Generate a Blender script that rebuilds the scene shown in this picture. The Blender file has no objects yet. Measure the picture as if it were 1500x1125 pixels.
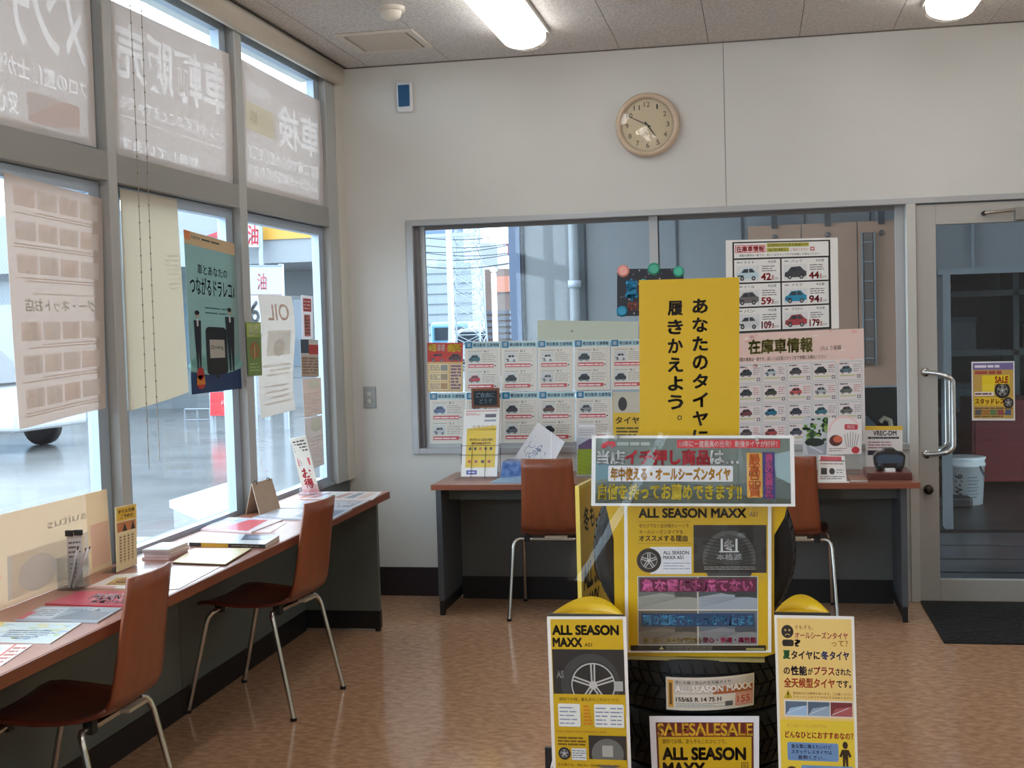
import bpy, math, random
from mathutils import Vector, Matrix
random.seed(7)
C = bpy.context.scene.collection
PI = math.pi
# ------------------------------------------------------------------ camera, world, light, exposure
F_PX, CAM_Z = 1861.4, 1.455
yaw, pitch, roll = -0.192125, -0.0471806, -0.0290657
cy_, sy_, cp_, sp_, cr_, sr_ = math.cos(yaw), math.sin(yaw), math.cos(pitch), math.sin(pitch), math.cos(roll), math.sin(roll)
fwd = Vector((sy_*cp_, cy_*cp_, sp_)); rgt0 = Vector((cy_, -sy_, 0)); up0 = rgt0.cross(fwd)
rgt = cr_*rgt0 + sr_*up0; upv = -sr_*rgt0 + cr_*up0
cam = bpy.data.cameras.new('camera'); cam.sensor_width = 36; cam.lens = F_PX*36/1500; cam.clip_start = .05; cam.clip_end = 300
camo = bpy.data.objects.new('camera', cam); C.objects.link(camo)
camo.matrix_world = Matrix(((rgt.x, upv.x, -fwd.x, 0), (rgt.y, upv.y, -fwd.y, 0), (rgt.z, upv.z, -fwd.z, CAM_Z), (0, 0, 0, 1)))
bpy.context.scene.camera = camo
vs = bpy.context.scene.view_settings
bpy.context.scene.display_settings.display_device = 'sRGB'
vs.view_transform = 'Standard'; vs.look = 'None'; vs.gamma = 1; vs.use_curve_mapping = False
vs.exposure = 1.0
SKY = 3.3          # overcast sky radiance
LAMP = 4.4          # fluorescent diffuser radiance
w = bpy.data.worlds.new('overcast'); bpy.context.scene.world = w; w.use_nodes = True
nt = w.node_tree; bg = nt.nodes['Background']
tc = nt.nodes.new('ShaderNodeTexCoord'); nz = nt.nodes.new('ShaderNodeTexNoise'); nz.inputs['Scale'].default_value = 2.2
cr = nt.nodes.new('ShaderNodeValToRGB'); cr.color_ramp.elements[0].color = (.72, .87, 1, 1); cr.color_ramp.elements[1].color = (.80, .92, 1, 1)
nt.links.new(tc.outputs['Generated'], nz.inputs['Vector']); nt.links.new(nz.outputs['Fac'], cr.inputs['Fac']); nt.links.new(cr.outputs['Color'], bg.inputs['Color'])
bg.inputs['Strength'].default_value = SKY

def ray(x, y):
    d = rgt*((x-750)/F_PX) - upv*((y-562.5)/F_PX) + fwd
    return d
def onY(x, y, v): d = ray(x, y); t = v/d.y; return Vector((d.x*t, v, CAM_Z+d.z*t))
def onX(x, y, v): d = ray(x, y); t = v/d.x; return Vector((v, d.y*t, CAM_Z+d.z*t))
def onZ(x, y, v): d = ray(x, y); t = (v-CAM_Z)/d.z; return Vector((d.x*t, d.y*t, v))

# ------------------------------------------------------------------ materials
def lin(c):
    c = c/255.; return c/12.92 if c <= .04045 else ((c+.055)/1.055)**2.4
def L3(rgb): return (lin(rgb[0]), lin(rgb[1]), lin(rgb[2]), 1)
MC = {}
def mat(rgb, rough=.5, metal=0., spec=.5, kind='', scale=8., amt=.0, bump=0., coat=0., rgb2=None):
    key = (tuple(rgb), rough, metal, spec, kind, scale, amt, bump, coat, rgb2)
    if key in MC: return MC[key]
    m = bpy.data.materials.new('m_%03d' % len(MC)); m.use_nodes = True; MC[key] = m
    n = m.node_tree; b = n.nodes['Principled BSDF']
    b.inputs['Base Color'].default_value = L3(rgb); b.inputs['Roughness'].default_value = rough
    b.inputs['Metallic'].default_value = metal; b.inputs['Specular IOR Level'].default_value = spec
    if coat: b.inputs['Coat Weight'].default_value = coat; b.inputs['Coat Roughness'].default_value = .08
    if kind == 'trans':                               # paper that lets daylight through
        out = n.nodes['Material Output']; t = n.nodes.new('ShaderNodeBsdfTranslucent'); mx = n.nodes.new('ShaderNodeMixShader')
        t.inputs['Color'].default_value = L3(rgb); mx.inputs[0].default_value = amt
        n.links.new(b.outputs[0], mx.inputs[1]); n.links.new(t.outputs[0], mx.inputs[2]); n.links.new(mx.outputs[0], out.inputs[0])
        return m
    if amt or bump:
        tx = n.nodes.new('ShaderNodeTexCoord'); mp = n.nodes.new('ShaderNodeMapping'); nz = n.nodes.new('ShaderNodeTexNoise')
        n.links.new(tx.outputs['Object'], mp.inputs[0]); n.links.new(mp.outputs[0], nz.inputs['Vector'])
        nz.inputs['Scale'].default_value = scale; nz.inputs['Detail'].default_value = 6
        if kind == 'woodx': mp.inputs['Scale'].default_value = (1, 12, 12)
        if kind == 'woody': mp.inputs['Scale'].default_value = (12, 1, 12)
        if kind == 'woodz': mp.inputs['Scale'].default_value = (12, 12, 1)
        if kind == 'streak': mp.inputs['Scale'].default_value = (1, 1.5, 1); mp.inputs['Rotation'].default_value = (0, 0, .5)
        if amt:
            r = n.nodes.new('ShaderNodeValToRGB'); c = L3(rgb); d = L3(rgb2) if rgb2 else tuple(v*(1-amt) for v in c[:3])+(1,)
            r.color_ramp.elements[0].position = .35; r.color_ramp.elements[1].position = .65
            r.color_ramp.elements[0].color = d; r.color_ramp.elements[1].color = c
            n.links.new(nz.outputs['Fac'], r.inputs[0]); n.links.new(r.outputs[0], b.inputs['Base Color'])
        if bump:
            bp = n.nodes.new('ShaderNodeBump'); bp.inputs['Strength'].default_value = bump; bp.inputs['Distance'].default_value = .002
            n.links.new(nz.outputs['Fac'], bp.inputs['Height']); n.links.new(bp.outputs[0], b.inputs['Normal'])
    return m
def emis(rgb, s):
    key = ('em', rgb, s)
    if key in MC: return MC[key]
    m = bpy.data.materials.new('m_emit'); m.use_nodes = True; MC[key] = m
    b = m.node_tree.nodes['Principled BSDF']; b.inputs['Emission Color'].default_value = L3(rgb); b.inputs['Emission Strength'].default_value = s
    b.inputs['Base Color'].default_value = L3(rgb); return m
def glass(tint=(250, 253, 255), wire=0, refl=1., name='glass', smear=0):
    key = ('gl', tint, wire, refl, smear)
    if key in MC: return MC[key]
    m = bpy.data.materials.new('m_'+name); m.use_nodes = True; MC[key] = m
    n = m.node_tree; out = n.nodes['Material Output']; n.nodes.remove(n.nodes['Principled BSDF'])
    tr = n.nodes.new('ShaderNodeBsdfTransparent'); tr.inputs[0].default_value = L3(tint)
    gl = n.nodes.new('ShaderNodeBsdfGlossy'); gl.inputs['Roughness'].default_value = .02
    fr = n.nodes.new('ShaderNodeLayerWeight'); fr.inputs[0].default_value = .5      # Schlick, the same from both faces of the pane
    pw_ = n.nodes.new('ShaderNodeMath'); pw_.operation = 'POWER'; pw_.inputs[1].default_value = 5; n.links.new(fr.outputs['Facing'], pw_.inputs[0])
    mu = n.nodes.new('ShaderNodeMath'); mu.operation = 'MULTIPLY_ADD'; mu.inputs[1].default_value = .9*refl*.5; mu.inputs[2].default_value = .03*refl
    mx = n.nodes.new('ShaderNodeMixShader'); n.links.new(pw_.outputs[0], mu.inputs[0]); n.links.new(mu.outputs[0], mx.inputs[0])
    n.links.new(tr.outputs[0], mx.inputs[1]); n.links.new(gl.outputs[0], mx.inputs[2]); last = mx
    if smear:
        tx = n.nodes.new('ShaderNodeTexCoord'); nz = n.nodes.new('ShaderNodeTexNoise'); nz.inputs['Scale'].default_value = 9; bp = n.nodes.new('ShaderNodeBump')
        bp.inputs['Strength'].default_value = smear; bp.inputs['Distance'].default_value = .02
        n.links.new(tx.outputs['Object'], nz.inputs['Vector']); n.links.new(nz.outputs['Fac'], bp.inputs['Height']); n.links.new(bp.outputs[0], gl.inputs['Normal'])
    if wire:                                          # wired safety glass: a diamond mesh cast into the pane
        tx = n.nodes.new('ShaderNodeTexCoord'); sp = n.nodes.new('ShaderNodeSeparateXYZ'); n.links.new(tx.outputs['Object'], sp.inputs[0])
        su = n.nodes.new('ShaderNodeMath'); su.operation = 'ADD'; n.links.new(sp.outputs[0], su.inputs[0]); n.links.new(sp.outputs[1], su.inputs[1])
        outs = []
        for sg in (1, -1):
            a = n.nodes.new('ShaderNodeMath'); a.operation = 'MULTIPLY_ADD'; a.inputs[1].default_value = sg
            n.links.new(sp.outputs[2], a.inputs[0]); n.links.new(su.outputs[0], a.inputs[2])
            p = n.nodes.new('ShaderNodeMath'); p.operation = 'PINGPONG'; p.inputs[1].default_value = .0095; n.links.new(a.outputs[0], p.inputs[0])
            l = n.nodes.new('ShaderNodeMath'); l.operation = 'LESS_THAN'; l.inputs[1].default_value = .0011; n.links.new(p.outputs[0], l.inputs[0]); outs.append(l)
        mxm = n.nodes.new('ShaderNodeMath'); mxm.operation = 'MAXIMUM'; n.links.new(outs[0].outputs[0], mxm.inputs[0]); n.links.new(outs[1].outputs[0], mxm.inputs[1])
        df = n.nodes.new('ShaderNodeBsdfDiffuse'); df.inputs[0].default_value = L3((150, 155, 165)); m2 = n.nodes.new('ShaderNodeMixShader')
        fad = n.nodes.new('ShaderNodeMath'); fad.operation = 'MULTIPLY'; fad.inputs[1].default_value = .09; n.links.new(mxm.outputs[0], fad.inputs[0])
        n.links.new(fad.outputs[0], m2.inputs[0]); n.links.new(mx.outputs[0], m2.inputs[1]); n.links.new(df.outputs[0], m2.inputs[2]); last = m2
    n.links.new(last.outputs[0], out.inputs[0]); return m

WALL = mat((214, 214, 210), .75, amt=.05, scale=1.5, bump=.05)
ALU = mat((176, 182, 190), .35, .75, amt=.06, scale=3)
ALUP = mat((196, 196, 190), .45, .15)
GREYL = mat((92, 99, 96), .5, amt=.06, scale=4)
BLK = mat((16, 16, 19), .5)
CHROME = mat((200, 200, 196), .25, 1.)
DKRUB = mat((12, 12, 13), .6)
TOPM = mat((164, 104, 84), .3, kind='woody', scale=2.2, amt=.13, coat=.25)
TOPX = mat((150, 96, 76), .3, kind='woodx', scale=2.2, amt=.13, coat=.25)
EDGE = mat((132, 74, 50), .4, kind='woody', scale=3, amt=.2)
EDGX = mat((142, 80, 56), .4, kind='woodx', scale=3, amt=.2)
CHAIRM = mat((140, 73, 44), .38, kind='woodz', scale=2.5, amt=.17, coat=.2)
CHAIRS = mat((108, 50, 36), .4, kind='woody', scale=2.5, amt=.2, coat=.2)
FLOORM = mat((199, 159, 126), .12, spec=.5, kind='streak', scale=26, amt=.28, rgb2=(171, 132, 104))
CEILM = mat((226, 223, 219), .9, amt=.3, scale=85, bump=.8)
WHITE = mat((238, 238, 236), .5); CREAM = mat((232, 224, 200), .5)

# ------------------------------------------------------------------ mesh helpers
def tag(o, label=None, cat=None, group=None, kind=None):
    if label: o['label'] = label
    if cat: o['category'] = cat
    if group: o['group'] = group
    if kind: o['kind'] = kind
    return o
def thing(name, label, cat, loc=(0, 0, 0), rz=0., group=None, kind=None):
    o = bpy.data.objects.new(name, None); C.objects.link(o); o.location = loc; o.rotation_euler = (0, 0, rz); o.empty_display_size = .05
    return tag(o, label, cat, group, kind)
class MB:
    def __init__(s): s.v = []; s.f = []; s.m = []; s.mats = []; s.sm = []
    def mi(s, m):
        if m not in s.mats: s.mats.append(m)
        return s.mats.index(m)
    def add(s, vs, fs, m, smooth=False):
        k = len(s.v); i = s.mi(m); s.v += [tuple(v) for v in vs]
        for f in fs: s.f.append(tuple(a+k for a in f)); s.m.append(i); s.sm.append(smooth)
        return s
    def box(s, x0, y0, z0, x1, y1, z1, m):
        x0, x1 = min(x0, x1), max(x0, x1); y0, y1 = min(y0, y1), max(y0, y1); z0, z1 = min(z0, z1), max(z0, z1)
        return s.add([(x0,y0,z0),(x1,y0,z0),(x1,y1,z0),(x0,y1,z0),(x0,y0,z1),(x1,y0,z1),(x1,y1,z1),(x0,y1,z1)],
                     [(0,3,2,1),(4,5,6,7),(0,1,5,4),(1,2,6,5),(2,3,7,6),(3,0,4,7)], m)
    def prism(s, pts, ax, a, b, m, smooth=False):       # polygon pts (2-D) pushed along axis ax from a to b
        def P(p, t): return {'x': (t, p[0], p[1]), 'y': (p[0], t, p[1]), 'z': (p[0], p[1], t)}[ax]
        n = len(pts); vs = [P(p, a) for p in pts]+[P(p, b) for p in pts]
        s.add(vs, [tuple(range(n))[::-1], tuple(range(n, 2*n))], m)
        k = len(s.v)-2*n; i = s.mi(m)
        for j in range(n): s.f.append((k+j, k+(j+1) % n, k+n+(j+1) % n, k+n+j)); s.m.append(i); s.sm.append(smooth)
        return s
    def tube(s, path, r, m, n=8, caps=True):
        path = [Vector(p) for p in path]; rings = []
        ref = None
        for i, p in enumerate(path):
            d = (path[min(i+1, len(path)-1)]-path[max(i-1, 0)]).normalized()
            if ref is None: ref = d.orthogonal().normalized()
            a = (ref-d*ref.dot(d)); a = a.normalized() if a.length > 1e-5 else d.orthogonal().normalized(); ref = a; b = d.cross(a)
            rr = r[i] if isinstance(r, (list, tuple)) else r
            rings.append([p+(a*math.cos(t*2*PI/n)+b*math.sin(t*2*PI/n))*rr for t in range(n)])
        vs = [v for g in rings for v in g]; fs = []
        for i in range(len(path)-1):
            for j in range(n): fs.append((i*n+j, i*n+(j+1) % n, (i+1)*n+(j+1) % n, (i+1)*n+j))
        s.add(vs, fs, m, True)
        if caps: s.add(rings[0], [tuple(range(n))[::-1]], m); s.add(rings[-1], [tuple(range(n))], m)
        return s
    def lathe(s, prof, c, m, ax='z', n=32, a0=0, a1=2*PI):  # prof: (radius, height)
        full = abs(a1-a0-2*PI) < 1e-4; k = n if full else n+1; vs = []; fs = []
        for r, h in prof:
            for j in range(k):
                t = a0+(a1-a0)*j/n; u, v = r*math.cos(t), r*math.sin(t)
                vs.append({'z': (c[0]+u, c[1]+v, c[2]+h), 'y': (c[0]+u, c[1]+h, c[2]+v), 'x': (c[0]+h, c[1]+u, c[2]+v)}[ax])
        for i in range(len(prof)-1):
            for j in range(n if full else n): fs.append((i*k+j, i*k+(j+1) % k, (i+1)*k+(j+1) % k, (i+1)*k+j))
        return s.add(vs, fs, m, True)
    def build(s, name, parent=None, org=None, bevel=0, label=None, cat=None, group=None, kind=None, seg=2):
        me = bpy.data.meshes.new(name)
        o0 = Vector(org) if org is not None else Vector((0, 0, 0))
        me.from_pydata([tuple(Vector(v)-o0) for v in s.v], [], s.f)
        for m in s.mats: me.materials.append(m)
        me.polygons.foreach_set('material_index', s.m); me.polygons.foreach_set('use_smooth', s.sm); me.update()
        o = bpy.data.objects.new(name, me); C.objects.link(o)
        if parent is None: o.location = o0
        else: o.parent = parent
        if bevel:
            b = o.modifiers.new('bevel', 'BEVEL'); b.width = bevel; b.segments = seg; b.limit_method = 'ANGLE'
        return tag(o, label, cat, group, kind)
def copy_tree(o, parent=None):
    c = o.copy(); C.objects.link(c)
    if parent is not None: c.parent = parent
    for ch in [k for k in bpy.data.objects if k.parent == o]: copy_tree(ch, c)
    return c

# ------------------------------------------------------------------ printed sheets
TXT = bpy.data.curves.new('lettering', 'FONT'); TXT.resolution_u = 1; TXO = bpy.data.objects.new('lettering', TXT)
TCACHE = {}
def glyphs(s, bold):
    k = (s, bold)
    if k not in TCACHE:
        TXT.body = s; TXT.offset = bold; TXT.resolution_u = 4 if s.isascii() else 2; me = bpy.data.meshes.new_from_object(TXO)
        vs = [(v.co.x, v.co.y) for v in me.vertices]; fs = [tuple(p.vertices) for p in me.polygons]; bpy.data.meshes.remove(me)
        if not vs: vs = [(0, 0), (1, 1)]
        b = (min(v[0] for v in vs), min(v[1] for v in vs), max(v[0] for v in vs), max(v[1] for v in vs)); TCACHE[k] = (vs, fs, b)
    return TCACHE[k]
class Sheet:
    """flat print in its own units: u to the right, v down, W x H; level = layer of ink"""
    def __init__(s, W, H, base=(236, 236, 232), rough=.35, kind='', amt=0., coat=0., seg=1):
        s.W, s.H = W, H; s.it = []; s.rough, s.kind, s.amt, s.coat = rough, kind, amt, coat; s.base = base; s.seg = seg; s.mir = False
    def M(s, c): return mat(c, s.rough, kind=s.kind, amt=s.amt, coat=s.coat)
    def poly(s, pts, c, l=1): s.it.append((list(pts), [tuple(range(len(pts)))], l, s.M(c))); return s
    def rect(s, x0, y0, x1, y1, c, l=1):
        n = s.seg
        pts = [(x0+(x1-x0)*i/n, y) for i in range(n+1) for y in (y0, y1)]
        s.it.append((pts, [(2*i, 2*i+1, 2*i+3, 2*i+2) for i in range(n)], l, s.M(c))); return s
    def frame(s, x0, y0, x1, y1, t, c, l=1):
        return s.rect(x0, y0, x1, y0+t, c, l).rect(x0, y1-t, x1, y1, c, l).rect(x0, y0+t, x0+t, y1-t, c, l).rect(x1-t, y0+t, x1, y1-t, c, l)
    def rrect(s, x0, y0, x1, y1, r, c, l=1):
        p = []
        for cx, cy, a in ((x1-r, y0+r, -90), (x1-r, y1-r, 0), (x0+r, y1-r, 90), (x0+r, y0+r, 180)):
            for k in range(5): t = math.radians(a+k*22.5); p.append((cx+r*math.cos(t), cy+r*math.sin(t)))
        return s.poly(p, c, l)
    def ell(s, cx, cy, rx, ry, c, l=1, n=20): return s.poly([(cx+rx*math.cos(k*2*PI/n), cy+ry*math.sin(k*2*PI/n)) for k in range(n)], c, l)
    def ring(s, cx, cy, rx, ry, t, c, l=1, n=24, a0=0, a1=360):
        p = []; f = []
        for k in range(n+1):
            a = math.radians(a0+(a1-a0)*k/n); p += [(cx+rx*math.cos(a), cy+ry*math.sin(a)), (cx+(rx-t)*math.cos(a), cy+(ry-t)*math.sin(a))]
        f = [(2*i, 2*i+1, 2*i+3, 2*i+2) for i in range(n)]; s.it.append((p, f, l, s.M(c))); return s
    def line(s, x0, y0, x1, y1, t, c, l=1):
        d = math.hypot(x1-x0, y1-y0) or 1; nx, ny = -(y1-y0)/d*t/2, (x1-x0)/d*t/2
        return s.poly([(x0+nx, y0+ny), (x1+nx, y1+ny), (x1-nx, y1-ny), (x0-nx, y0-ny)], c, l)
    def text(s, t, x0, y0, x1, y1, c, l=3, bold=.012, out=None, ow=.05, rot=0):
        def put(b, col, lv):                           # weight and outline come from a few shifted copies
            vs, fs, bb = glyphs(t, 0.); w, h = bb[2]-bb[0] or 1, bb[3]-bb[1] or 1
            n = 1 if b < .008 else (4 if b < .035 else 8); n = 2 if (n == 4 and b < .015) else n
            for k in range(n):
                an = 2*PI*(k+.5)/n if n > 2 else PI*k; dx, dy = (b*.75*math.cos(an), b*.75*math.sin(an)) if n > 1 else (0, 0)
                if rot: p = [(x0+(v[1]-bb[1])/h*(x1-x0), y0+(v[0]-bb[0])/w*(y1-y0)) for v in vs]
                else: p = [(x0+(v[0]+dx-bb[0])/w*(x1-x0), y1-(v[1]+dy-bb[1])/h*(y1-y0)) for v in vs]
                s.it.append((p, fs, lv, s.M(col)))
        if out: put(ow, out, l-1)
        put(bold, c, l); return s
    def cut(s, t, x0, y0, x1, y1, b=.02):               # lettering left clear in a printed ground
        vs, fs, bb = glyphs(t, b); w, h = bb[2]-bb[0] or 1, bb[3]-bb[1] or 1
        if not hasattr(s, 'holes'): s.holes = []
        s.holes.append(([(x0+(v[0]-bb[0])/w*(x1-x0), y1-(v[1]-bb[1])/h*(y1-y0)) for v in vs], fs)); return s
    def ground(s, c, l=1):
        import numpy as np
        from mathutils.geometry import delaunay_2d_cdt
        V = [(.5, .5), (s.W-.5, .5), (s.W-.5, s.H-.5), (.5, s.H-.5)]; E = [(0, 1), (1, 2), (2, 3), (3, 0)]; idx = {}
        for vs, fs in s.holes:
            cnt = {}; mp = []
            for v in vs:
                k = (round(v[0], 3), round(v[1], 3))
                if k not in idx: idx[k] = len(V); V.append(k)
                mp.append(idx[k])
            for f in fs:
                for a, b in zip(f, f[1:]+f[:1]):
                    a, b = mp[a], mp[b]; k = (min(a, b), max(a, b)); cnt[k] = cnt.get(k, 0)+1
            E += [k for k, n in cnt.items() if n % 2 == 1 and k[0] != k[1]]
        ov, oe, of, _, _, _ = delaunay_2d_cdt([Vector(v) for v in V], E, [], 1, 1e-4)
        P = np.array([tuple(v) for v in ov]); T = np.array([f for f in of if len(f) == 3]); ce = P[T].mean(1)
        A = np.array([V[a] for a, b in E[4:]]); B = np.array([V[b] for a, b in E[4:]])
        inside = np.zeros(len(ce), bool)
        for k in range(0, len(ce), 500):
            x, y = ce[k:k+500, 0:1], ce[k:k+500, 1:2]; cr_ = (A[:, 1] > y) != (B[:, 1] > y)
            xi = A[:, 0]+(y-A[:, 1])*(B[:, 0]-A[:, 0])/np.where(B[:, 1] == A[:, 1], 1e-9, B[:, 1]-A[:, 1]); inside[k:k+500] = ((cr_ & (x < xi)).sum(1) % 2) == 1
        s.it.append(([tuple(map(float, v)) for v in P], [tuple(int(i) for i in f) for f in T[~inside]], l, s.M(c))); return s
    def vtext(s, t, xc, y0, size, pitch, c, l=3, bold=.012, out=None, ow=.05):
        for i, ch in enumerate(t):
            if ch == ' ': continue
            y = y0+i*pitch; a, b = (size*.5, size)
            if ch in 'ー': s.rect(xc-size*.06, y+size*.08, xc+size*.06, y+size*.92, c, l); continue
            if ch in '。、': s.ring(xc+size*.28, y+size*.25, size*.17, size*.17, size*.07, c, l, 12); continue
            s.text(ch, xc-size/2, y, xc+size/2, y+size*.95, c, l, bold, out, ow)
        return s
    def lines(s, x0, y0, x1, y1, n, c, l=2, fill=.45, dash=6):
        h = (y1-y0)/n; rnd = random.Random(int(x0*7+y0*13+n))
        for i in range(n):
            x = x0; y = y0+i*h; e = x1-(x1-x0)*rnd.choice((0, 0, .1, .25))
            while x < e:
                d = dash*rnd.uniform(.35, 1.3)*h/3; s.rect(x, y+h*(1-fill)/2, min(x+d, e), y+h*(1+fill)/2, c, l); x += d+h*.28
        return s
    def car(s, x0, y0, x1, y1, c, l=3):
        w, h = x1-x0, y1-y0; X = lambda u: x0+w*u; Y_ = lambda v: y0+h*v
        s.poly([(X(.0), Y_(.78)), (X(.02), Y_(.5)), (X(.14), Y_(.42)), (X(.3), Y_(.1)), (X(.72), Y_(.05)), (X(.9), Y_(.36)), (X(1), Y_(.45)), (X(1), Y_(.75)), (X(.88), Y_(.86)), (X(.12), Y_(.88))], c, l)
        s.poly([(X(.2), Y_(.42)), (X(.33), Y_(.16)), (X(.52), Y_(.14)), (X(.52), Y_(.42))], (40, 48, 58), l+1)
        s.poly([(X(.56), Y_(.42)), (X(.56), Y_(.14)), (X(.7), Y_(.13)), (X(.84), Y_(.4))], (52, 60, 70), l+1)
        s.rect(X(.03), Y_(.6), X(.3), Y_(.7), (50, 52, 56), l+1)
        for u in (.24, .77): s.ell(X(u), Y_(.84), w*.095, h*.17, (30, 30, 32), l+1, 12); s.ell(X(u), Y_(.84), w*.045, h*.085, (170, 172, 175), l+2, 10)
        return s
    def wheel(s, cx, cy, r, l=3, sp=5, ry=None):
        k = (ry or r)/r
        s.ell(cx, cy, r, r*k, (24, 25, 27), l, 28); s.ring(cx, cy, r*.98, r*.98*k, r*.05, (54, 56, 58), l+1, 28); s.ell(cx, cy, r*.68, r*.68*k, (44, 46, 48), l+1, 24)
        s.ring(cx, cy, r*.68, r*.68*k, r*.05, (150, 152, 155), l+2, 24)
        for j in range(sp):
            a = -PI/2+j*2*PI/sp; dx, dy = math.cos(a), math.sin(a)
            for o in (-.09, .09): s.line(cx-dy*o*r, cy+dx*o*r*k, cx+(dx*.64-dy*o*.9)*r, cy+(dy*.64+dx*o*.9)*r*k, r*.07, (196, 198, 200), l+3)
        s.ell(cx, cy, r*.13, r*.13*k, (200, 202, 205), l+4, 12); return s
    def build(s, name, q, label=None, cat=None, group=None, parent=None, th=.0012, bend=None, nu=1, nv=1, gap=.0003, both=False, kind=None):
        TL, TR, BL, BR = [Vector(p) for p in q]
        n = (BL-TL).cross(TR-TL).normalized(); org = (TL+TR+BL+BR)/4
        def P(u, v, h):
            if s.mir: u = s.W-u
            a, b = u/s.W, v/s.H
            p = TL*(1-a)*(1-b)+TR*a*(1-b)+BL*(1-a)*b+BR*a*b
            return p+n*(h+(bend(a, b) if bend else 0))
        mb = MB(); M0 = s.M(s.base)
        g = [(s.W*i/nu, s.H*j/nv) for j in range(nv+1) for i in range(nu+1)]; K = len(g)
        vs = [P(u, v, 0) for u, v in g]+[P(u, v, -th) for u, v in g]; fs = []
        for j in range(nv):
            for i in range(nu):
                a = j*(nu+1)+i; fs += [(a, a+nu+1, a+nu+2, a+1), (K+a, K+a+1, K+a+nu+2, K+a+nu+1)]
        rim = [i for i in range(nu+1)]+[j*(nu+1)+nu for j in range(1, nv+1)]+[nv*(nu+1)+i for i in range(nu-1, -1, -1)]+[j*(nu+1) for j in range(nv-1, 0, -1)]
        fs += [(rim[i], rim[(i+1) % len(rim)], K+rim[(i+1) % len(rim)], K+rim[i]) for i in range(len(rim))]
        mb.add(vs, fs, M0)
        for pts, f, l, m in s.it: mb.add([P(u, v, gap*l) for u, v in pts], f, m)
        if parent is not None:
            org = Vector(parent.get('_org', parent.location))
        return mb.build(name, parent, org=org, label=label, cat=cat, group=group, kind=kind)

# ================================================================== ROOM
LX, BY, CZ = -2.2, 6.6, 2.85
XR, YF = 4.6, -3.2
org0 = (0, 0, 0)
MB().box(LX-.05, YF, -.06, XR, BY+.12, 0, FLOORM).build('floor', kind='structure')
ceil = MB().box(LX-.3, YF, CZ+.012, XR, BY+.12, CZ+.1, mat((90, 88, 85), .9)).build('ceiling', kind='structure')
pw, pl = .4495, .91
pme = None
ix = 0
for a in range(-5, 11):
    x0 = -.217+pw*a
    x0c, x1c = max(x0, LX+.03), min(x0+pw, XR)
    if x1c-x0c < .02: continue
    for b in range(0, 11):
        y1 = BY-pl*b; y0 = max(y1-pl, YF)
        if y1-y0 < .02: continue
        MB().box(x0c+.0015, y0+.0015, CZ, x1c-.0015, y1-.0015, CZ+.012, CEILM).build('ceiling_panel', ceil)
WO = dict(x0=-1.835, x1=1.72, z1=2.022, zb=.77, dx=.732)
bw = MB().box(LX-.03, BY, 0, WO['x0'], BY+.12, CZ, WALL)
bw.box(WO['x0'], BY, WO['z1'], -.1465, BY+.12, CZ, WALL).box(-.1435, BY, WO['z1'], XR, BY+.12, CZ, WALL).box(-.1465, BY+.004, WO['z1'], -.1435, BY+.12, CZ, mat((120, 116, 110), .8))
bw.box(WO['x0'], BY, 0, WO['dx'], BY+.12, WO['zb'], WALL).box(WO['x1'], BY, 0, XR, BY+.12, WO['z1'], WALL)
bw.build('wall_back', kind='structure')
MB().box(XR, YF, 0, XR+.1, BY+.1, CZ, WALL).build('wall_right', kind='structure')
MB().box(LX-.25, YF-.1, 0, XR, YF, CZ, WALL).build('wall_front', kind='structure')
# left wall: plinth under the windows, lintel over them, end pier
wl = MB().box(LX-.2, YF, -.2, LX, BY, .645, mat((100, 108, 108), .6)).box(LX-.2, YF, 2.79, LX+.02, BY, CZ+.1, WALL).box(LX-.02, 6.47, .645, -2.165, BY, 2.79, mat((204, 200, 190), .7))
wl.build('wall_left', kind='structure')
MB().box(LX, 5.84, 0, -1.99, 5.9, .001, BLK).box(-2.165, BY-.008, 0, -1.6, BY, .155, mat((38, 30, 36), .5)).build('baseboard_back', kind='structure')
MB().box(-2.17, 6.4, 2.82, XR, BY, 2.822, mat((90, 86, 82), .7)).build('trim_1', kind='structure') if 0 else None
MB().box(-2.16, BY-.006, CZ-.006, XR, BY, CZ, mat((110, 106, 102), .7)).build('trim_1', kind='structure')
MB().box(-2.18, YF, CZ-.03, -2.150, BY-.006, CZ, mat((182, 174, 162), .6)).box(-2.150, YF, CZ-.006, -2.135, BY-.006, CZ, mat((70, 66, 62), .7)).build('trim_2', kind='structure')

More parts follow.
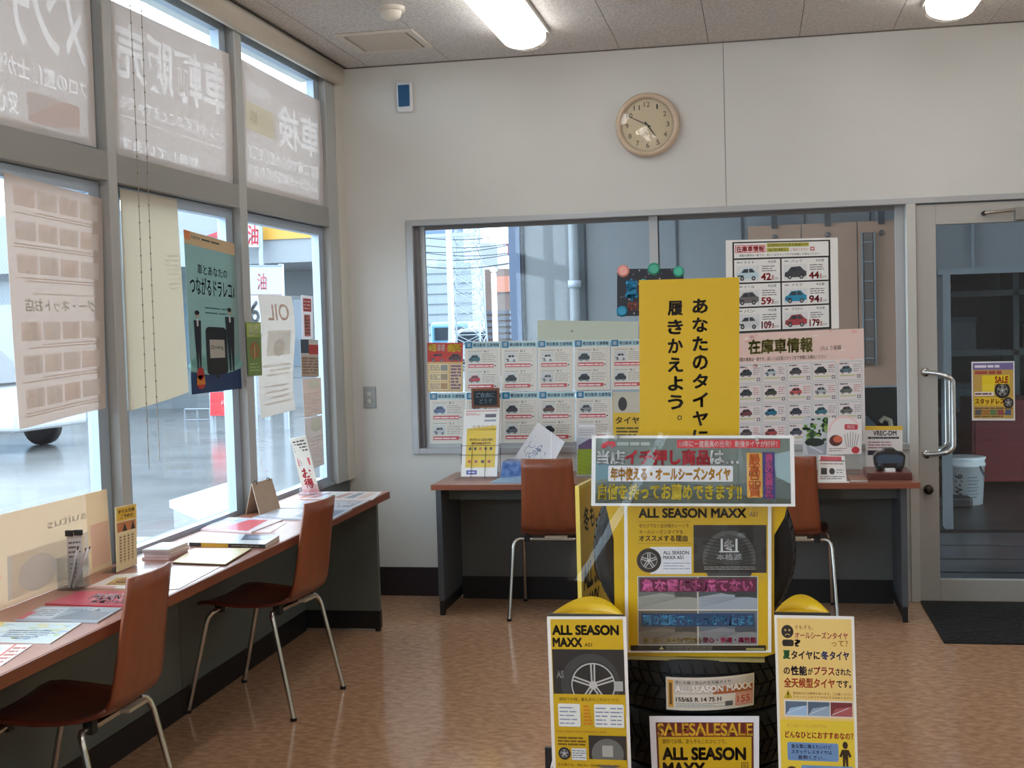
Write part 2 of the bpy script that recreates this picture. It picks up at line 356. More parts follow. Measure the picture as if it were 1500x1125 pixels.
# ---- left window wall
PO = [(-.44, -.36), (1.79, 1.86), (2.91, 2.975), (4.04, 4.1), (5.166, 5.245), (6.33, 6.47)]
wf = MB()
MULL = mat((180, 182, 180), .5, .2); MULD = mat((150, 151, 147), .55, .1)
for n_, (a, b) in enumerate(PO):
    MB().box(-2.27, a, .645, -2.17, b, 2.79, MULL).build('trim_%d' % (n_+3), kind='structure', bevel=.003)
z0t, z1t = 1.985, 2.085
bays = [(-3.2, -.44), (-.36, 1.79), (1.86, 2.91), (2.975, 4.04), (4.1, 5.166), (5.245, 6.33)]
GL1, GL1w = glass(), glass(wire=1, name='wired_glass')
SASH = mat((172, 186, 200), .4, .45)
for i, (a, b) in enumerate(bays):
    wn = thing('window_%d' % (i+1), None, None, (-2.22, (a+b)/2, .66), kind='structure'); o = wn.location
    MB().box(-2.262, a, z0t, -2.172, b, z1t, MULD).build('transom', wn, o, bevel=.003)
    for zz0, zz1, nm in ((.655, z0t, 'lower_sash'), (z1t, 2.79, 'upper_sash')):
        m = MB(); s = .078 if nm == 'lower_sash' else .075; t = .045 if nm == 'lower_sash' else .06
        m.box(-2.245, a+.006, zz0, -2.206, a+s, zz1-.004, SASH).box(-2.245, b-s, zz0, -2.206, b-.008, zz1-.004, SASH)
        m.box(-2.245, a+s, zz0, -2.206, b-s, zz0+.035, SASH).box(-2.245, a+s, zz1-t, -2.206, b-s, zz1-.004, SASH)
        m.box(-2.24, b-.008, zz0, -2.22, b, zz1, DKRUB).box(-2.24, a, zz0, -2.22, a+.006, zz1, DKRUB)
        sa = m.build(nm, wn, o)
        g = MB().box(-2.230, a+s, zz0+.035, -2.226, b-s, zz1-t, GL1w if nm == 'lower_sash' and i < 4 else GL1).build('pane', sa, o)
    MB().box(-2.262, a, .645, -2.19, b, .662, ALU).build('sill', wn, o)
# roller blind cassette
bc = MB(); pr = [(-2.168, 2.742), (-2.135, 2.735), (-2.118, 2.745), (-2.112, 2.77), (-2.116, 2.8), (-2.135, 2.825), (-2.168, 2.825)]
bc.prism(pr, 'y', YF+.1, 6.47, mat((214, 202, 184), .55), True)
t = thing('blind_cassette', 'long cream roller blind cassette running above the tall windows', 'blind box', (-2.17, 3, 2.73))
bc.build('cassette', t, t.location)
MB().prism([(p[0]*1.0, p[1]) for p in pr], 'y', 6.47, 6.478, mat((200, 188, 168), .5)).build('end_cap', t, t.location)
for i, (xt, xb, yb) in enumerate(((176, 187, 695), (193, 212, 680))):
    m = MB(); a = onX(xt, 0, -2.155); b = onX(xb, yb, -2.15); pts = []
    n_ = 60
    for k in range(n_+1):
        u = k/n_; zz = 2.735+(b.z-2.735)*u; yy = (4.22 if i == 0 else 4.30)+(.005*math.sin(u*5+i)); pts.append((-2.157, yy, zz))
    m.tube(pts, .0014, mat((170, 162, 150), .6), 5)
    for k in range(0, n_, 2): p = pts[k]; m.box(p[0]-.002, p[1]-.002, p[2]-.003, p[0]+.002, p[1]+.002, p[2]+.003, mat((150, 140, 125), .5))
    m.build('cord', t, t.location)

# ---- back window
wb = thing('window_7', None, None, (-.55, 6.66, .8), kind='structure'); o = wb.location
m = MB(); FR = mat((178, 180, 182), .4, .4)
x0, x1, zb, z1 = WO['x0'], WO['dx'], WO['zb'], WO['z1']
m.box(x0, BY-.012, zb, x0+.035, BY+.12, z1, FR).box(x0+.035, BY-.012, z1-.03, WO['x1'], BY+.12, z1, FR).box(x0+.035, BY-.012, zb, x1, BY+.12, zb+.03, FR)
m.box(x0+.03, BY+.02, zb+.03, x0+.06, BY+.1, z1-.03, mat((110, 108, 112), .5)).build('window_frame', wb, o, bevel=.002)
for k, (a, b, yy) in enumerate(((x0+.06, -.5, BY+.045), (-.545, x1, BY+.075))):
    m = MB(); s = .028; m.box(a, yy, zb+.03, a+s, yy+.02, z1-.03, FR).box(b-.045, yy, zb+.03, b, yy+.02, z1-.03, FR).box(a+s, yy, z1-.052, b-.045, yy+.02, z1-.03, mat((120, 118, 118), .5)).box(a+s, yy, zb+.03, b-.045, yy+.02, zb+.055, FR)
    m.box(b, yy, zb+.03, b+.005, yy+.02, z1-.03, DKRUB)
    sa = m.build('sash', wb, o); MB().box(a+s, yy+.008, zb+.055, b-.045, yy+.012, z1-.052, GL1w).build('pane', sa, o)
# jamb post and glazed door
MB().box(.732, BY-.015, 0, .777, BY+.12, z1-.03, ALUP).build('trim_20', kind='structure', bevel=.003)
dr = thing('door_1', None, None, (.78, 6.62, 0), kind='structure'); o = dr.location
m = MB(); DM = mat((176, 174, 168), .45, .1)
m.box(.779, BY+.005, .005, .874, BY+.05, 1.985, DM).box(1.62, BY+.005, .005, 1.715, BY+.05, 1.985, DM).box(.874, BY+.005, 1.885, 1.62, BY+.05, 1.985, DM).box(.874, BY+.005, .005, 1.62, BY+.05, .112, DM)
m.build('door_frame', dr, o, bevel=.002)
MB().box(.874, BY+.025, .112, 1.62, BY+.03, 1.885, GL1w).build('pane', dr, o)
for sgn, yy in ((-1, BY+.005), (1, BY+.05)):
    m = MB(); pts = []
    for k in range(9):
        a = k/8*PI/2; pts.append((.815+.12*math.sin(a), yy+sgn*(.075*min(1, k/4)), 1.155-.05*(1-math.cos(a))))
    lo = [(p[0], p[1], 1.9-p[2]) for p in pts[::-1]]
    m.tube([(.815, yy, 1.155)]+pts[1:]+lo[:-1]+[(.815, yy, .745)], .0125, CHROME, 10)
    m.lathe([(.0, -.002), (.022, -.002), (.022, .004), (0, .004)], (.815, yy, 1.155), CHROME, 'y', 14).lathe([(0, -.002), (.022, -.002), (.022, .004), (0, .004)], (.815, yy, .745), CHROME, 'y', 14)
    m.build('handle', dr, o)
MB().lathe([(0, -.03), (.018, -.03), (.024, -.02), (.024, .0), (0, .0)], (.822, BY+.005, .568), mat((70, 62, 54), .35, .8), 'y', 16).build('lock', dr, o)
m = MB().tube([(1.1, BY-.02, 1.93), (1.25, BY-.03, 1.94), (1.42, BY-.02, 1.925)], .008, CHROME).box(1.24, BY-.05, 1.89, 1.5, BY+.005, 1.95, mat((150, 148, 144), .4, .5)).tube([(1.1, BY-.02, 1.93), (1.1, BY+.005, 1.93)], .012, BLK)
m.build('door_closer', dr, o)
m = MB(); mt = mat((26, 27, 29), .8)
a, b = onZ(1349, 881, 0), onZ(1382, 943, 0)
m.box(.775, 5.765, 0, 1.9, 6.59, .008, mt)
for j in range(26):
    for i in range(18): m.box(.79+i*.062+(.031 if j % 2 else 0), 5.785+j*.0305, .008, .79+i*.062+(.031 if j % 2 else 0)+.045, 5.785+j*.0305+.016, .011, mat((36, 37, 40), .75))
m.build('door_mat', org=(1.3, 6.2, 0), label='black textured rubber mat on the floor before the glass door', cat='mat')

# ---- wall fixtures
t = thing('wall_clock', 'round wall clock with cream rim and beige dial reading about ten to five', 'clock', (-.535, BY, 2.452)); o = t.location
R_ = .163
MB().lathe([(R_*.82, -.028), (R_*.86, -.045), (R_*.94, -.048), (R_, -.03), (R_, 0)], o, mat((206, 184, 158), .35, coat=.3), 'y', 56).build('rim', t, o)
cs = Sheet(200, 200, (208, 186, 150), .5, seg=1)
NUM = ['12', '1', '2', '3', '4', '5', '6', '7', '8', '9', '10', '11']
for k in range(60):
    a = k*PI/30; r0, r1 = (92, 97) if k % 5 else (90, 97); cs.line(100+r0*math.sin(a), 100-r0*math.cos(a), 100+r1*math.sin(a), 100-r1*math.cos(a), 1.2, (90, 75, 60), 1)
for k, s_ in enumerate(NUM):
    a = k*PI/6; cx, cy = 100+76*math.sin(a), 100-76*math.cos(a); hw = 6 if len(s_) == 1 else 11
    if s_ == '1': hw = 3
    cs.text(s_, cx-hw, cy-9, cx+hw, cy+9, (60, 50, 42), 1, .0)
d = cs.build('dial', [(o.x-R_*.86, BY-.022, o.z+R_*.86), (o.x+R_*.86, BY-.022, o.z+R_*.86), (o.x-R_*.86, BY-.022, o.z-R_*.86), (o.x+R_*.86, BY-.022, o.z-R_*.86)], parent=t, th=.001) if 0 else None
m = MB(); dm = mat((214, 194, 160), .5); m.lathe([(0, -.022), (R_*.86, -.022)], o, dm, 'y', 56)
for pts, f, l, mm in cs.it: m.add([(o.x+(u/100-1)*R_*.84, o.y-.0226, o.z-(v/100-1)*R_*.84) for u, v in pts], f, mm)
m.build('dial', t, o)
for nm, ang, ln, wd in (('hour_hand', 145, .07, .007), ('minute_hand', 297, .11, .005)):
    a = math.radians(ang); dx, dz = math.sin(a), math.cos(a); q = []
    for u, v in ((-.02, -wd/2), (ln, -wd/3), (ln, wd/3), (-.02, wd/2)): q.append((o.x+dx*u+dz*v, o.z+dz*u-dx*v))
    MB().prism(q, 'y', BY-.026, BY-.0245, mat((40, 34, 30), .4)).build(nm, t, o)
MB().lathe([(0, -.040), (R_*.5, -.0385), (R_*.84, -.035)], o, glass(refl=1.2, smear=.12, name='clock_glass'), 'y', 40).build('cover_glass', t, o)

t = thing('air_freshener', 'small white plastic wall dispenser with blue front, high near corner', 'dispenser', onY(594, 143, BY)); o = t.location
m = MB().box(o.x-.045, BY-.03, o.z-.08, o.x+.045, BY, o.z+.08, mat((222, 226, 230), .35)); m.build('housing', t, o, bevel=.014, seg=4)
MB().box(o.x-.031, BY-.036, o.z-.052, o.x+.031, BY-.028, o.z+.062, mat((22, 82, 128), .3)).build('front', t, o, bevel=.006, label='blue front', seg=3)
t = thing('light_switch', 'grey metal double switch plate on wall beside the windows', 'switch', onY(542, 582, BY)); o = t.location
MB().box(o.x-.035, BY-.007, o.z-.058, o.x+.035, BY, o.z+.058, mat((150, 150, 146), .4, .5)).build('plate', t, o, bevel=.002)
for dz in (-.02, .02): MB().box(o.x-.012, BY-.012, o.z+dz-.012, o.x+.012, BY-.006, o.z+dz+.012, mat((190, 188, 180), .4)).build('rocker', t, o, bevel=.001)

# ---- ceiling fixtures
def fixture(x, yc, label):
    t = thing('fluorescent_light', label, 'light', (x, yc, CZ), group='ceiling fluorescent lights'); o = t.location; L = .64
    MB().box(x-.115, yc-L, CZ-.02, x+.115, yc+L, CZ, mat((205, 203, 198), .5)).build('base_plate', t, o, bevel=.002)
    n = 16; W, H = .105, .075
    pr = [(x+W*math.cos(PI+(k-2)*PI/(n-4)) if 2 <= k <= n-2 else (x-W if k < 2 else x+W), (CZ-.045+H*.7*math.sin(PI+(k-2)*PI/(n-4))) if 2 <= k <= n-2 else CZ-.021-.012*(k if k < 2 else n-k)) for k in range(n+1)]
    em = emis((255, 252, 248), LAMP); K = len(pr)
    m = MB(); vs = [(p[0], yy, p[1]) for yy in (yc-L+.07, yc+L-.07) for p in pr]; m.add(vs, [(i, i+1, K+i+1, K+i) for i in range(K-1)], em, True); m.build('diffuser', t, o)
    for sg in (-1, 1):
        ye = yc+sg*L; ys = yc+sg*(L-.07); cg = glass((252, 250, 246), refl=1.2, name='cover')
        m = MB(); vs = [(p[0], ys, p[1]) for p in pr]+[(x+(p[0]-x)*.97, ye, CZ-.022+(p[1]-CZ+.022)*.94) for p in pr]
        m.add(vs, [(i, i+1, K+i+1, K+i) for i in range(K-1)], cg, True); m.add(vs[K:], [tuple(range(K))], cg); m.build('clear_end_cover', t, o)
        hm = mat((226, 212, 186), .5)
        MB().box(x-.1, ye-sg*.06, CZ-.03, x+.1, ye-sg*.004, CZ-.0205, hm).build('reflector', t, o)
        for dx in (-.05, .05):
            MB().box(x+dx-.016, ye-sg*.03, CZ-.075, x+dx+.016, ye-sg*.012, CZ-.03, hm).build('lamp_holder', t, o)
            MB().tube([(x+dx, ys+sg*.001, CZ-.06), (x+dx, ye-sg*.03, CZ-.06)], .016, em, 12).build('tube', t, o)
FX = [(-1.06, 5.42), (.87, 5.44), (-1.02, 2.6), (.87, 2.6), (-1.02, -.2), (.87, -.2), (2.76, 5.3), (2.76, 2.6), (2.76, -.2), (.87, -2.4)]  # all but the first pair are unseen, added to brighten the room
FL = ['ceiling fluorescent light above the left side, end near the back wall', 'ceiling fluorescent light nearest the glass door, at top right']+['ceiling fluorescent light added outside the view, '+w_ for w_ in ('left row above the tyre display', 'middle row above the tyre display', 'left row above the camera', 'middle row above the camera', 'right row beside the back wall', 'right row halfway down the room', 'right row level with the camera', 'middle row farthest behind the camera')]
for (x, y), l in zip(FX, FL): fixture(x, y, l)
t = thing('ceiling_vent', 'square white ceiling vent panel in the corner by the windows', 'vent', (-1.75, 6.02, CZ)); o = t.location
VM = mat((214, 208, 196), .5)
m = MB(); m.box(-1.94, 5.82, CZ-.012, -1.56, 5.855, CZ, VM).box(-1.94, 6.2, CZ-.012, -1.56, 6.235, CZ, VM).box(-1.94, 5.855, CZ-.012, -1.905, 6.2, CZ, VM).box(-1.595, 5.855, CZ-.012, -1.56, 6.2, CZ, VM); m.build('frame', t, o, bevel=.004)
MB().box(-1.895, 5.865, CZ-.014, -1.605, 6.19, CZ-.002, mat((200, 190, 176), .6)).build('panel', t, o, bevel=.004)
t = thing('smoke_detector', 'small round cream smoke detector on ceiling by the vent', 'detector', (-1.545, 5.42, CZ)); o = t.location
MB().lathe([(0, -.02), (.062, -.02), (.062, 0)], o, VM, 'z', 32).build('base', t, o)
MB().lathe([(0, -.058), (.022, -.055), (.042, -.044), (.048, -.02)], o, mat((222, 216, 202), .4), 'z', 32).build('dome', t, o)

# ================================================================== COUNTERS
CT = .672
t = thing('window_counter', 'long wooden-topped counter along the windows with dark grey panels', 'counter', (-1.97, 3.2, 0)); o = t.location
MB().box(-2.19, -1.2, CT-.034, -1.75, 5.83, CT, TOPM).build('worktop', t, o, bevel=.004)
MB().box(-1.7505, -1.2, CT-.033, -1.746, 5.83, CT-.001, EDGE).build('edge_band', t, o)
for yy in (-1.2, 5.795): MB().box(-2.19, yy, .1, -1.806, yy+.03, CT-.034, GREYL).build('end_panel', t, o)
for yy in (-1.2, 5.795): MB().box(-2.19, yy-.003, .014, -1.804, yy+.033, .1, BLK).build('kick_plate', t, o)
MB().tube([(-1.82, 5.81, 0), (-1.82, 5.81, .016)], .015, BLK).build('foot', t, o)
for a, b in ((-1.17, 1.6), (1.603, 4.45), (4.453, 5.795)): MB().box(-2.198, a, .1, -2.18, b, CT-.034, GREYL).build('modesty_panel', t, o)
MB().box(-2.198, -1.17, 0, -2.175, 5.79, .1, BLK).build('kick_plate', t, o)
t = thing('back_desk', 'wooden-topped desk against back wall under the notice-covered window', 'desk', (-.45, 6.35, 0)); o = t.location
MB().box(-1.603, 6.065, CT-.028, .72, BY-.002, CT, TOPX).build('desktop', t, o, bevel=.004)
MB().box(-1.603, 6.0605, CT-.027, .72, 6.065, CT-.001, EDGX).build('edge_band', t, o)
for a in (-1.6, .64):
    MB().box(a, 6.14, .075, a+.028, 6.58, CT-.028, mat((78, 84, 90), .5)).build('side_panel', t, o)
    MB().box(a+.002, 6.145, .0, a+.026, 6.175, .075, BLK).box(a+.002, 6.175, .02, a+.026, 6.58, .075, BLK).build('foot', t, o)
MB().box(-1.572, 6.3, .565, .64, 6.32, CT-.028, GREYL).build('apron', t, o)
MB().box(-1.572, 6.55, .12, .64, 6.57, CT-.028, mat((92, 95, 94), .5)).build('modesty_panel', t, o)
MB().box(-1.572, 6.545, 0, .64, 6.58, .12, BLK).build('kick_plate', t, o)

# ================================================================== CHAIRS
def make_chair(label):
    t = thing('plywood_chair', label, 'chair', group='curved plywood chairs')
    prof = [(-.258, .802, .124), (-.25, .75, .126), (-.238, .68, .129), (-.226, .6, .133), (-.215, .53, .138), (-.205, .48, .142), (-.188, .448, .145), (-.16, .43, .15), (-.12, .42, .162), (-.06, .415, .176), (0, .415, .186), (.07, .42, .192), (.13, .425, .19), (.17, .424, .182), (.195, .414, .168)]
    def shell(sub, name, m, cv):
        mb = MB(); n = 10; vs = []
        for (y, z, w_) in sub:
            for i in range(n+1):
                u = -1+2*i/n; back = max(0, min(1, (z-.44)/.2)); vs.append((w_*u, y+(-.018*(1-u*u))*back, z-(.012*(1-u*u))*(1-back)))
        mb.add(vs, [(j*(n+1)+i, j*(n+1)+i+1, (j+1)*(n+1)+i+1, (j+1)*(n+1)+i) for j in range(len(sub)-1) for i in range(n)], m, True)
        o = mb.build(name, t); s = o.modifiers.new('solid', 'SOLIDIFY'); s.thickness = .011; s.offset = 0; return o
    shell(prof[:7], 'backrest', CHAIRM, 1); shell(prof[6:], 'seat', CHAIRS, 0)
    for sx in (-1, 1):
        for sy, fy, cy in ((-1, -.225, -.13), (1, .225, .12)):
            pts = [(sx*.10, cy, .392), (sx*.165, cy-.004*sy, .392), (sx*.182, cy+.003*sy, .386), (sx*.192, cy+.012*sy, .372), (sx*.197, cy+.02*sy, .35)]
            pts += [(sx*(.197+.016*k/4), cy+.02*sy+(fy-cy-.02*sy)*k/4, .35-.342*k/4) for k in range(1, 5)]
            lg = MB().tube(pts, .0095, CHROME, 10).build('leg', t)
            MB().tube([(pts[-1][0], pts[-1][1], .012), (pts[-1][0], pts[-1][1], 0)], .012, BLK, 10).build('foot_cap', lg)
            MB().box(sx*.128-.014, cy-.014, .378, sx*.128+.014, cy+.014, .418, BLK).build('clip', t)
    MB().box(-.1, -.14, .386, .1, -.115, .398, CHROME).box(-.1, .108, .386, .1, .132, .398, CHROME).box(-.012, -.12, .386, .012, .11, .398, CHROME).build('seat_frame', t)
    MB().box(-.03, -.195, .405, .08, -.165, .415, mat((170, 160, 140), .6)).build('underside_sticker', t)
    return t
ch = make_chair('brown plywood chair closest to the camera at the window counter')
ch.location = (-1.93, 3.245, 0); ch.rotation_euler = (0, 0, PI/2)
def place(label, x, y, rz):
    c = copy_tree(ch); c.location = (x, y, 0); c.rotation_euler = (0, 0, rz); c['label'] = label; return c
place('brown plywood chair at the far end of the window counter', -1.925, 4.665, PI/2-.12)
place('brown plywood chair at the back desk, beside the blue box', -1.012, 6.275, 0)
place('brown plywood chair mostly hidden behind the tyre display banner', .128, 6.28, 0)

# ================================================================== OUTSIDE
GZ = -.15
AS = mat((128, 134, 140), .13, spec=.6, kind='streak', scale=1.3, amt=.25)
g = MB().box(-60, -25, GZ-.2, 40, 70, GZ, mat((112, 112, 112), .17, spec=.5, kind='streak', scale=.9, amt=.3)); g.build('ground', kind='structure')
MB().box(LX-.65, -4, GZ, LX-.2, 8.0, GZ+.12, mat((150, 152, 152), .5)).build('trim_21', kind='structure')
# --- petrol station across the forecourt (seen through the left windows)
def outp(x, y, Y_): return onY(x, y, Y_)
YS = 22.0
st = thing('petrol_station', 'pale petrol station building with yellow banded canopy across the wet forecourt', 'building', (-8.5, YS, GZ)); o = st.location
a = onY(300, 372, YS); b = onY(470, 388, YS)
WHB = mat((132, 138, 144), .5); BLG = mat((116, 124, 130), .6)
zc0, zc1 = onY(385, 386, YS).z, onY(385, 318, YS).z
MB().box(-16, YS, zc0, -7.25, YS+4, zc1+.25, WHB).build('canopy', st, o)
zy0, zy1 = onY(400, 351, YS).z, onY(400, 329, YS).z
MB().box(onY(384, 340, YS).x, YS-.03, zy0, -7.25, YS, zy1, mat((196, 146, 56), .4)).build('yellow_band', st, o)
xr = onY(303, 340, YS).x, onY(341, 340, YS).x
MB().prism([(xr[0], zy1-.15), (xr[1], zy1), (xr[1], zy0)], 'y', YS-.03, YS, mat((160, 48, 62), .4)).build('red_chevron', st, o)
MB().box(-14, YS+3.4, GZ, -7.4, YS+3.6, zc0, BLG).build('wall', st, o)
for xx in (-13.2, -9.6): MB().box(xx, YS+1.0, GZ, xx+.3, YS+1.3, zc0, WHB).build('column', st, o)
m = MB().box(-8.2, YS+1.2, zc0-.05, -7.5, YS+1.4, zc0-.01, emis((255, 255, 255), 2.)).build('canopy_lamp', st, o)
for k in range(4): MB().box(-12.5+k*1.2, YS+3.34, .7, -11.7+k*1.2, YS+3.4, 2.1, mat((90, 110, 128), .2)).build('window', st, o)
def sign_board(name, label, x0, y0, x1, y1, Yv, sh, posts=True):
    q = [onY(x0, y0, Yv), onY(x1, y0, Yv), onY(x0, y1, Yv), onY(x1, y1, Yv)]
    c = (q[2]+q[3])/2; t = thing(name, label, 'sign', (c.x, Yv, GZ if posts else c.z)); t['_org'] = list(t.location)
    sh.build('panel', q, parent=t, th=.08, gap=.004)
    if posts:
        for p in (q[2], q[3]): MB().tube([(p.x, Yv+.1, GZ), (p.x, Yv+.1, q[0].z)], .05, mat((150, 158, 165), .4, .4)).build('post', t, t.location)
    return t
s = Sheet(100, 130, (170, 174, 178)); s.text('油', 52, 25, 98, 118, (216, 60, 78), 2, .03); s.text('給', 2, 25, 46, 118, (216, 60, 78), 2, .03)
sign_board('roof_sign', 'white roof sign with large red lettering on the petrol station canopy', 346, 322, 379, 362, 21.6, s)
s = Sheet(50, 130, (160, 164, 168)); s.rect(0, 0, 50, 3, (120, 130, 140)).text('油', 12, 12, 26, 36, (190, 90, 100), 2).rect(0, 42, 50, 44, (130, 110, 115)).text('63', 1, 52, 30, 84, (60, 66, 74), 2, .03).text('V.P', 34, 50, 48, 64, (60, 66, 74), 2).rect(0, 90, 50, 92, (120, 130, 140)).text('72', 4, 98, 30, 124, (60, 66, 74), 2, .03)
sign_board('price_sign', 'pale fuel price board with dark digits standing before the petrol station', 366, 388, 413, 520, 19.5, s)
s = Sheet(40, 40, (214, 40, 48)); s.text('Enjoy', 16, 14, 36, 24, (250, 240, 240), 2)
t = sign_board('red_sign', 'red rectangular box sign on low legs on the wet forecourt', 308, 575, 350, 609, 19.0, s)
t = thing('kerb_stand', 'low grey metal stand beside the red box sign on the forecourt', 'stand', onZ(300, 627, GZ)); o = t.location
m = MB()
for xx in (0, .45, .9): m.tube([(o.x-.35+xx*.5, o.y, GZ), (o.x-.35+xx*.5, o.y, GZ+.32)], .018, mat((120, 128, 136), .4, .5), 6)
m.tube([(o.x-.35, o.y, GZ+.32), (o.x+.1, o.y, GZ+.32)], .018, mat((120, 128, 136), .4, .5), 6).tube([(o.x-.35, o.y, GZ+.14), (o.x+.1, o.y, GZ+.14)], .014, mat((120, 128, 136), .4, .5), 6)
m.build('rail', t, o)
# terrace blocks between car and station
t = thing('storage_shed', 'grey shed with louvred shutters standing left of the petrol station', 'building', (-17, 30, GZ)); o = t.location
MB().box(-27, 29, GZ, -16.2, 33, 3.0, mat((124, 132, 138), .6)).build('wall', t, o)
MB().box(-27.3, 28.7, 3.0, -16.1, 33.2, 3.25, mat((150, 160, 170), .5)).build('roof', t, o)
for k in range(4): MB().box(-26+k*2.4, 28.93, .5, -24.8+k*2.4, 29, 2.3, mat((150, 166, 180), .3)).build('shutter', t, o)
# --- vehicles
def vehicle(label, x, y, rz, body, L=3.9, W=1.6, H=1.5, van=False):
    t = thing('parked_car', label, 'car', (x, y, GZ), rz)
    bm = mat(body, .25, coat=.6); gm = mat((34, 44, 54), .08); h = H
    if van: side = [(-L/2, .3), (-L/2, h*.95), (-L/2+.15, h), (L/2-.9, h), (L/2-.45, h*.62), (L/2-.05, h*.52), (L/2, .3)]
    else: side = [(-L/2, .3), (-L/2-.02, .75), (-L/2+.25, .9), (-L/2+.75, h-.06), (-L/2+1.2, h), (L/2-1.6, h-.02), (L/2-.95, .92), (L/2-.1, .74), (L/2, .55), (L/2, .3)]
    MB().prism(side, 'y', -W/2, W/2, bm).build('body', t, bevel=.07, seg=3)
    wz0, wz1 = h*.6, h*.9
    for sgn in (-1, 1):
        MB().prism([(-L/2+.55, wz0), (-L/2+.85, wz1), (-.05, wz1), (-.05, wz0)], 'y', sgn*(W/2-.005), sgn*(W/2+.01), gm).build('side_window', t)
        MB().prism([(.03, wz0), (.03, wz1), (L/2-1.55, wz1), (L/2-1.05, wz0)], 'y', sgn*(W/2-.005), sgn*(W/2+.01), gm).build('side_window', t)
    MB().box(-L/2-.03, -W/2+.15, h*.6, -L/2+.0, W/2-.15, h*.88, gm).build('rear_window', t) if van else None
    MB().prism([(L/2-1.5, h-.1), (L/2-.92, h*.64), (L/2-.86, h*.64), (L/2-1.44, h-.08)] if not van else [(L/2-.92, h-.02), (L/2-.5, h*.64), (L/2-.44, h*.64), (L/2-.86, h-.02)], 'y', -W/2+.08, W/2-.08, gm).build('windscreen', t)
    for sx in (-L/2+.7, L/2-.75):
        for sg in (-1, 1):
            wh = MB().lathe([(0, -.1), (.2, -.1), (.3, -.08), (.3, .08), (.2, .1), (0, .1)], (sx, sg*(W/2-.1), .3), DKRUB, 'y', 24).build('wheel', t)
            MB().lathe([(0, sg*.115), (.18, sg*.105)], (sx, sg*(W/2-.1), .3), mat((170, 174, 178), .3, .8), 'y', 20).build('hubcap', wh)
        
    for sg in (-1, 1):
        MB().box(L/2-.04, sg*(W/2-.38), .58, L/2+.02, sg*(W/2-.08), .72, mat((230, 235, 240), .1)).build('headlight', t)
        MB().box(-L/2-.04, sg*(W/2-.2), .6, -L/2+.02, sg*(W/2-.05), .85, mat((180, 30, 30), .2)).build('tail_light', t)
    return t
p = onZ(68, 655, GZ); vehicle('white car on the wet forecourt, its nose showing under the hanging print', p.x-1.6, p.y-.1, PI-.12+PI, (168, 171, 174))
vehicle('pale blue car parked behind the white car at left edge', p.x-5.2, p.y+5.0, .2, (100, 120, 138))
p = onY(673, 500, 50); vehicle('light blue small van parked beyond the back window', p.x, 50, PI/2, (76, 130, 156), L=3.3, W=1.5, H=1.75, van=True)
p = onY(722, 503, 47); vehicle('white car beyond the back window beside the blue van', p.x, 47, .1, (160, 163, 166))
# white-topped bench outside, just beyond the panes
t = thing('display_bench', 'white-topped bench standing outside on the wet ground beyond the window', 'bench', (-3.1, 7.0, GZ)); o = t.location
c = [onZ(248, 733, .5), onZ(347, 775, .5), onZ(440, 745, .5), onZ(345, 703, .5)]
m = MB(); vs = [tuple(v) for v in c]+[(v.x, v.y, .46) for v in c]; m.add(vs, [(0, 1, 2, 3), (7, 6, 5, 4), (0, 4, 5, 1), (1, 5, 6, 2), (2, 6, 7, 3), (3, 7, 4, 0)], mat((240, 246, 250), .2, coat=.5)); m.build('top', t, o)
k = .94; cc = (c[0]+c[1]+c[2]+c[3])/4; c2 = [cc+(v-cc)*k for v in c]
m = MB(); vs = [(v.x, v.y, .46) for v in c2]+[(v.x, v.y, GZ) for v in c2]; m.add(vs, [(0, 4, 5, 1), (1, 5, 6, 2), (2, 6, 7, 3), (3, 7, 4, 0)], mat((120, 124, 128), .25, .4, amt=.4, scale=3)); m.build('base', t, o)
t = thing('safety_pole', 'orange safety pole with a white top outside the first window', 'pole', (onZ(146, 790, GZ).x, onZ(146, 790, GZ).y, GZ)); o = t.location
hz = onY(144, 672, o.y).z; h2 = onY(144, 690, o.y).z
MB().tube([o, (o.x, o.y, h2)], .02, mat((250, 170, 130), .4)).build('shaft', t, o); MB().tube([(o.x, o.y, h2), (o.x, o.y, hz)], .03, WHITE).build('top', t, o)
# --- town beyond the back window
def block(name, label, x0, x1, yt, Yv, dpt, col, wins=0, cat='building'):
    a, b = onY(x0, yt, Yv), onY(x1, yt, Yv); t = thing(name, label, cat, ((a.x+b.x)/2, Yv, GZ)); o = t.location
    MB().box(a.x, Yv, GZ, b.x, Yv+dpt, a.z, mat(col, .6)).build('wall', t, o)
    return t, a, b
t, a, b = block('apartment_building', 'white clad building with thin horizontal joints beyond the back window', 600, 690, 388, 62, 6, (128, 138, 146))
for k in range(1, 9): MB().box(a.x, 61.95, a.z*k/9, b.x, 62, a.z*k/9+.05, mat((96, 106, 114), .5)).build('cladding_joint', t, t.location)
t, a, b = block('warehouse', 'taller pale warehouse with dark blue band behind the pylon', 622, 678, 318, 80, 6, (120, 128, 136))
MB().box(a.x, 79.9, onY(640, 346, 80).z, b.x, 80, onY(640, 338, 80).z, mat((70, 90, 120), .5)).build('dark_band', t, t.location)
t, a, b = block('shop_building', 'small brown and orange fronted shop seen right of the pylon', 710, 746, 395, 40, 6, (98, 80, 74))
z_ = lambda y, Yv=40: onY(730, y, Yv).z
MB().box(onY(722, 400, 40).x, 39.9, z_(428), b.x, 40, z_(405), mat((160, 100, 80), .5)).build('orange_sign', t, t.location)
for k in range(5): MB().box(a.x, 39.9, z_(455+k*9+5), b.x, 40, z_(455+k*9), mat((70, 74, 84), .4)).build('shutter', t, t.location)
t, a, b = block('red_sign_building', 'red and white signboard building top seen above the shop', 704, 728, 356, 68, 3, (130, 134, 138))
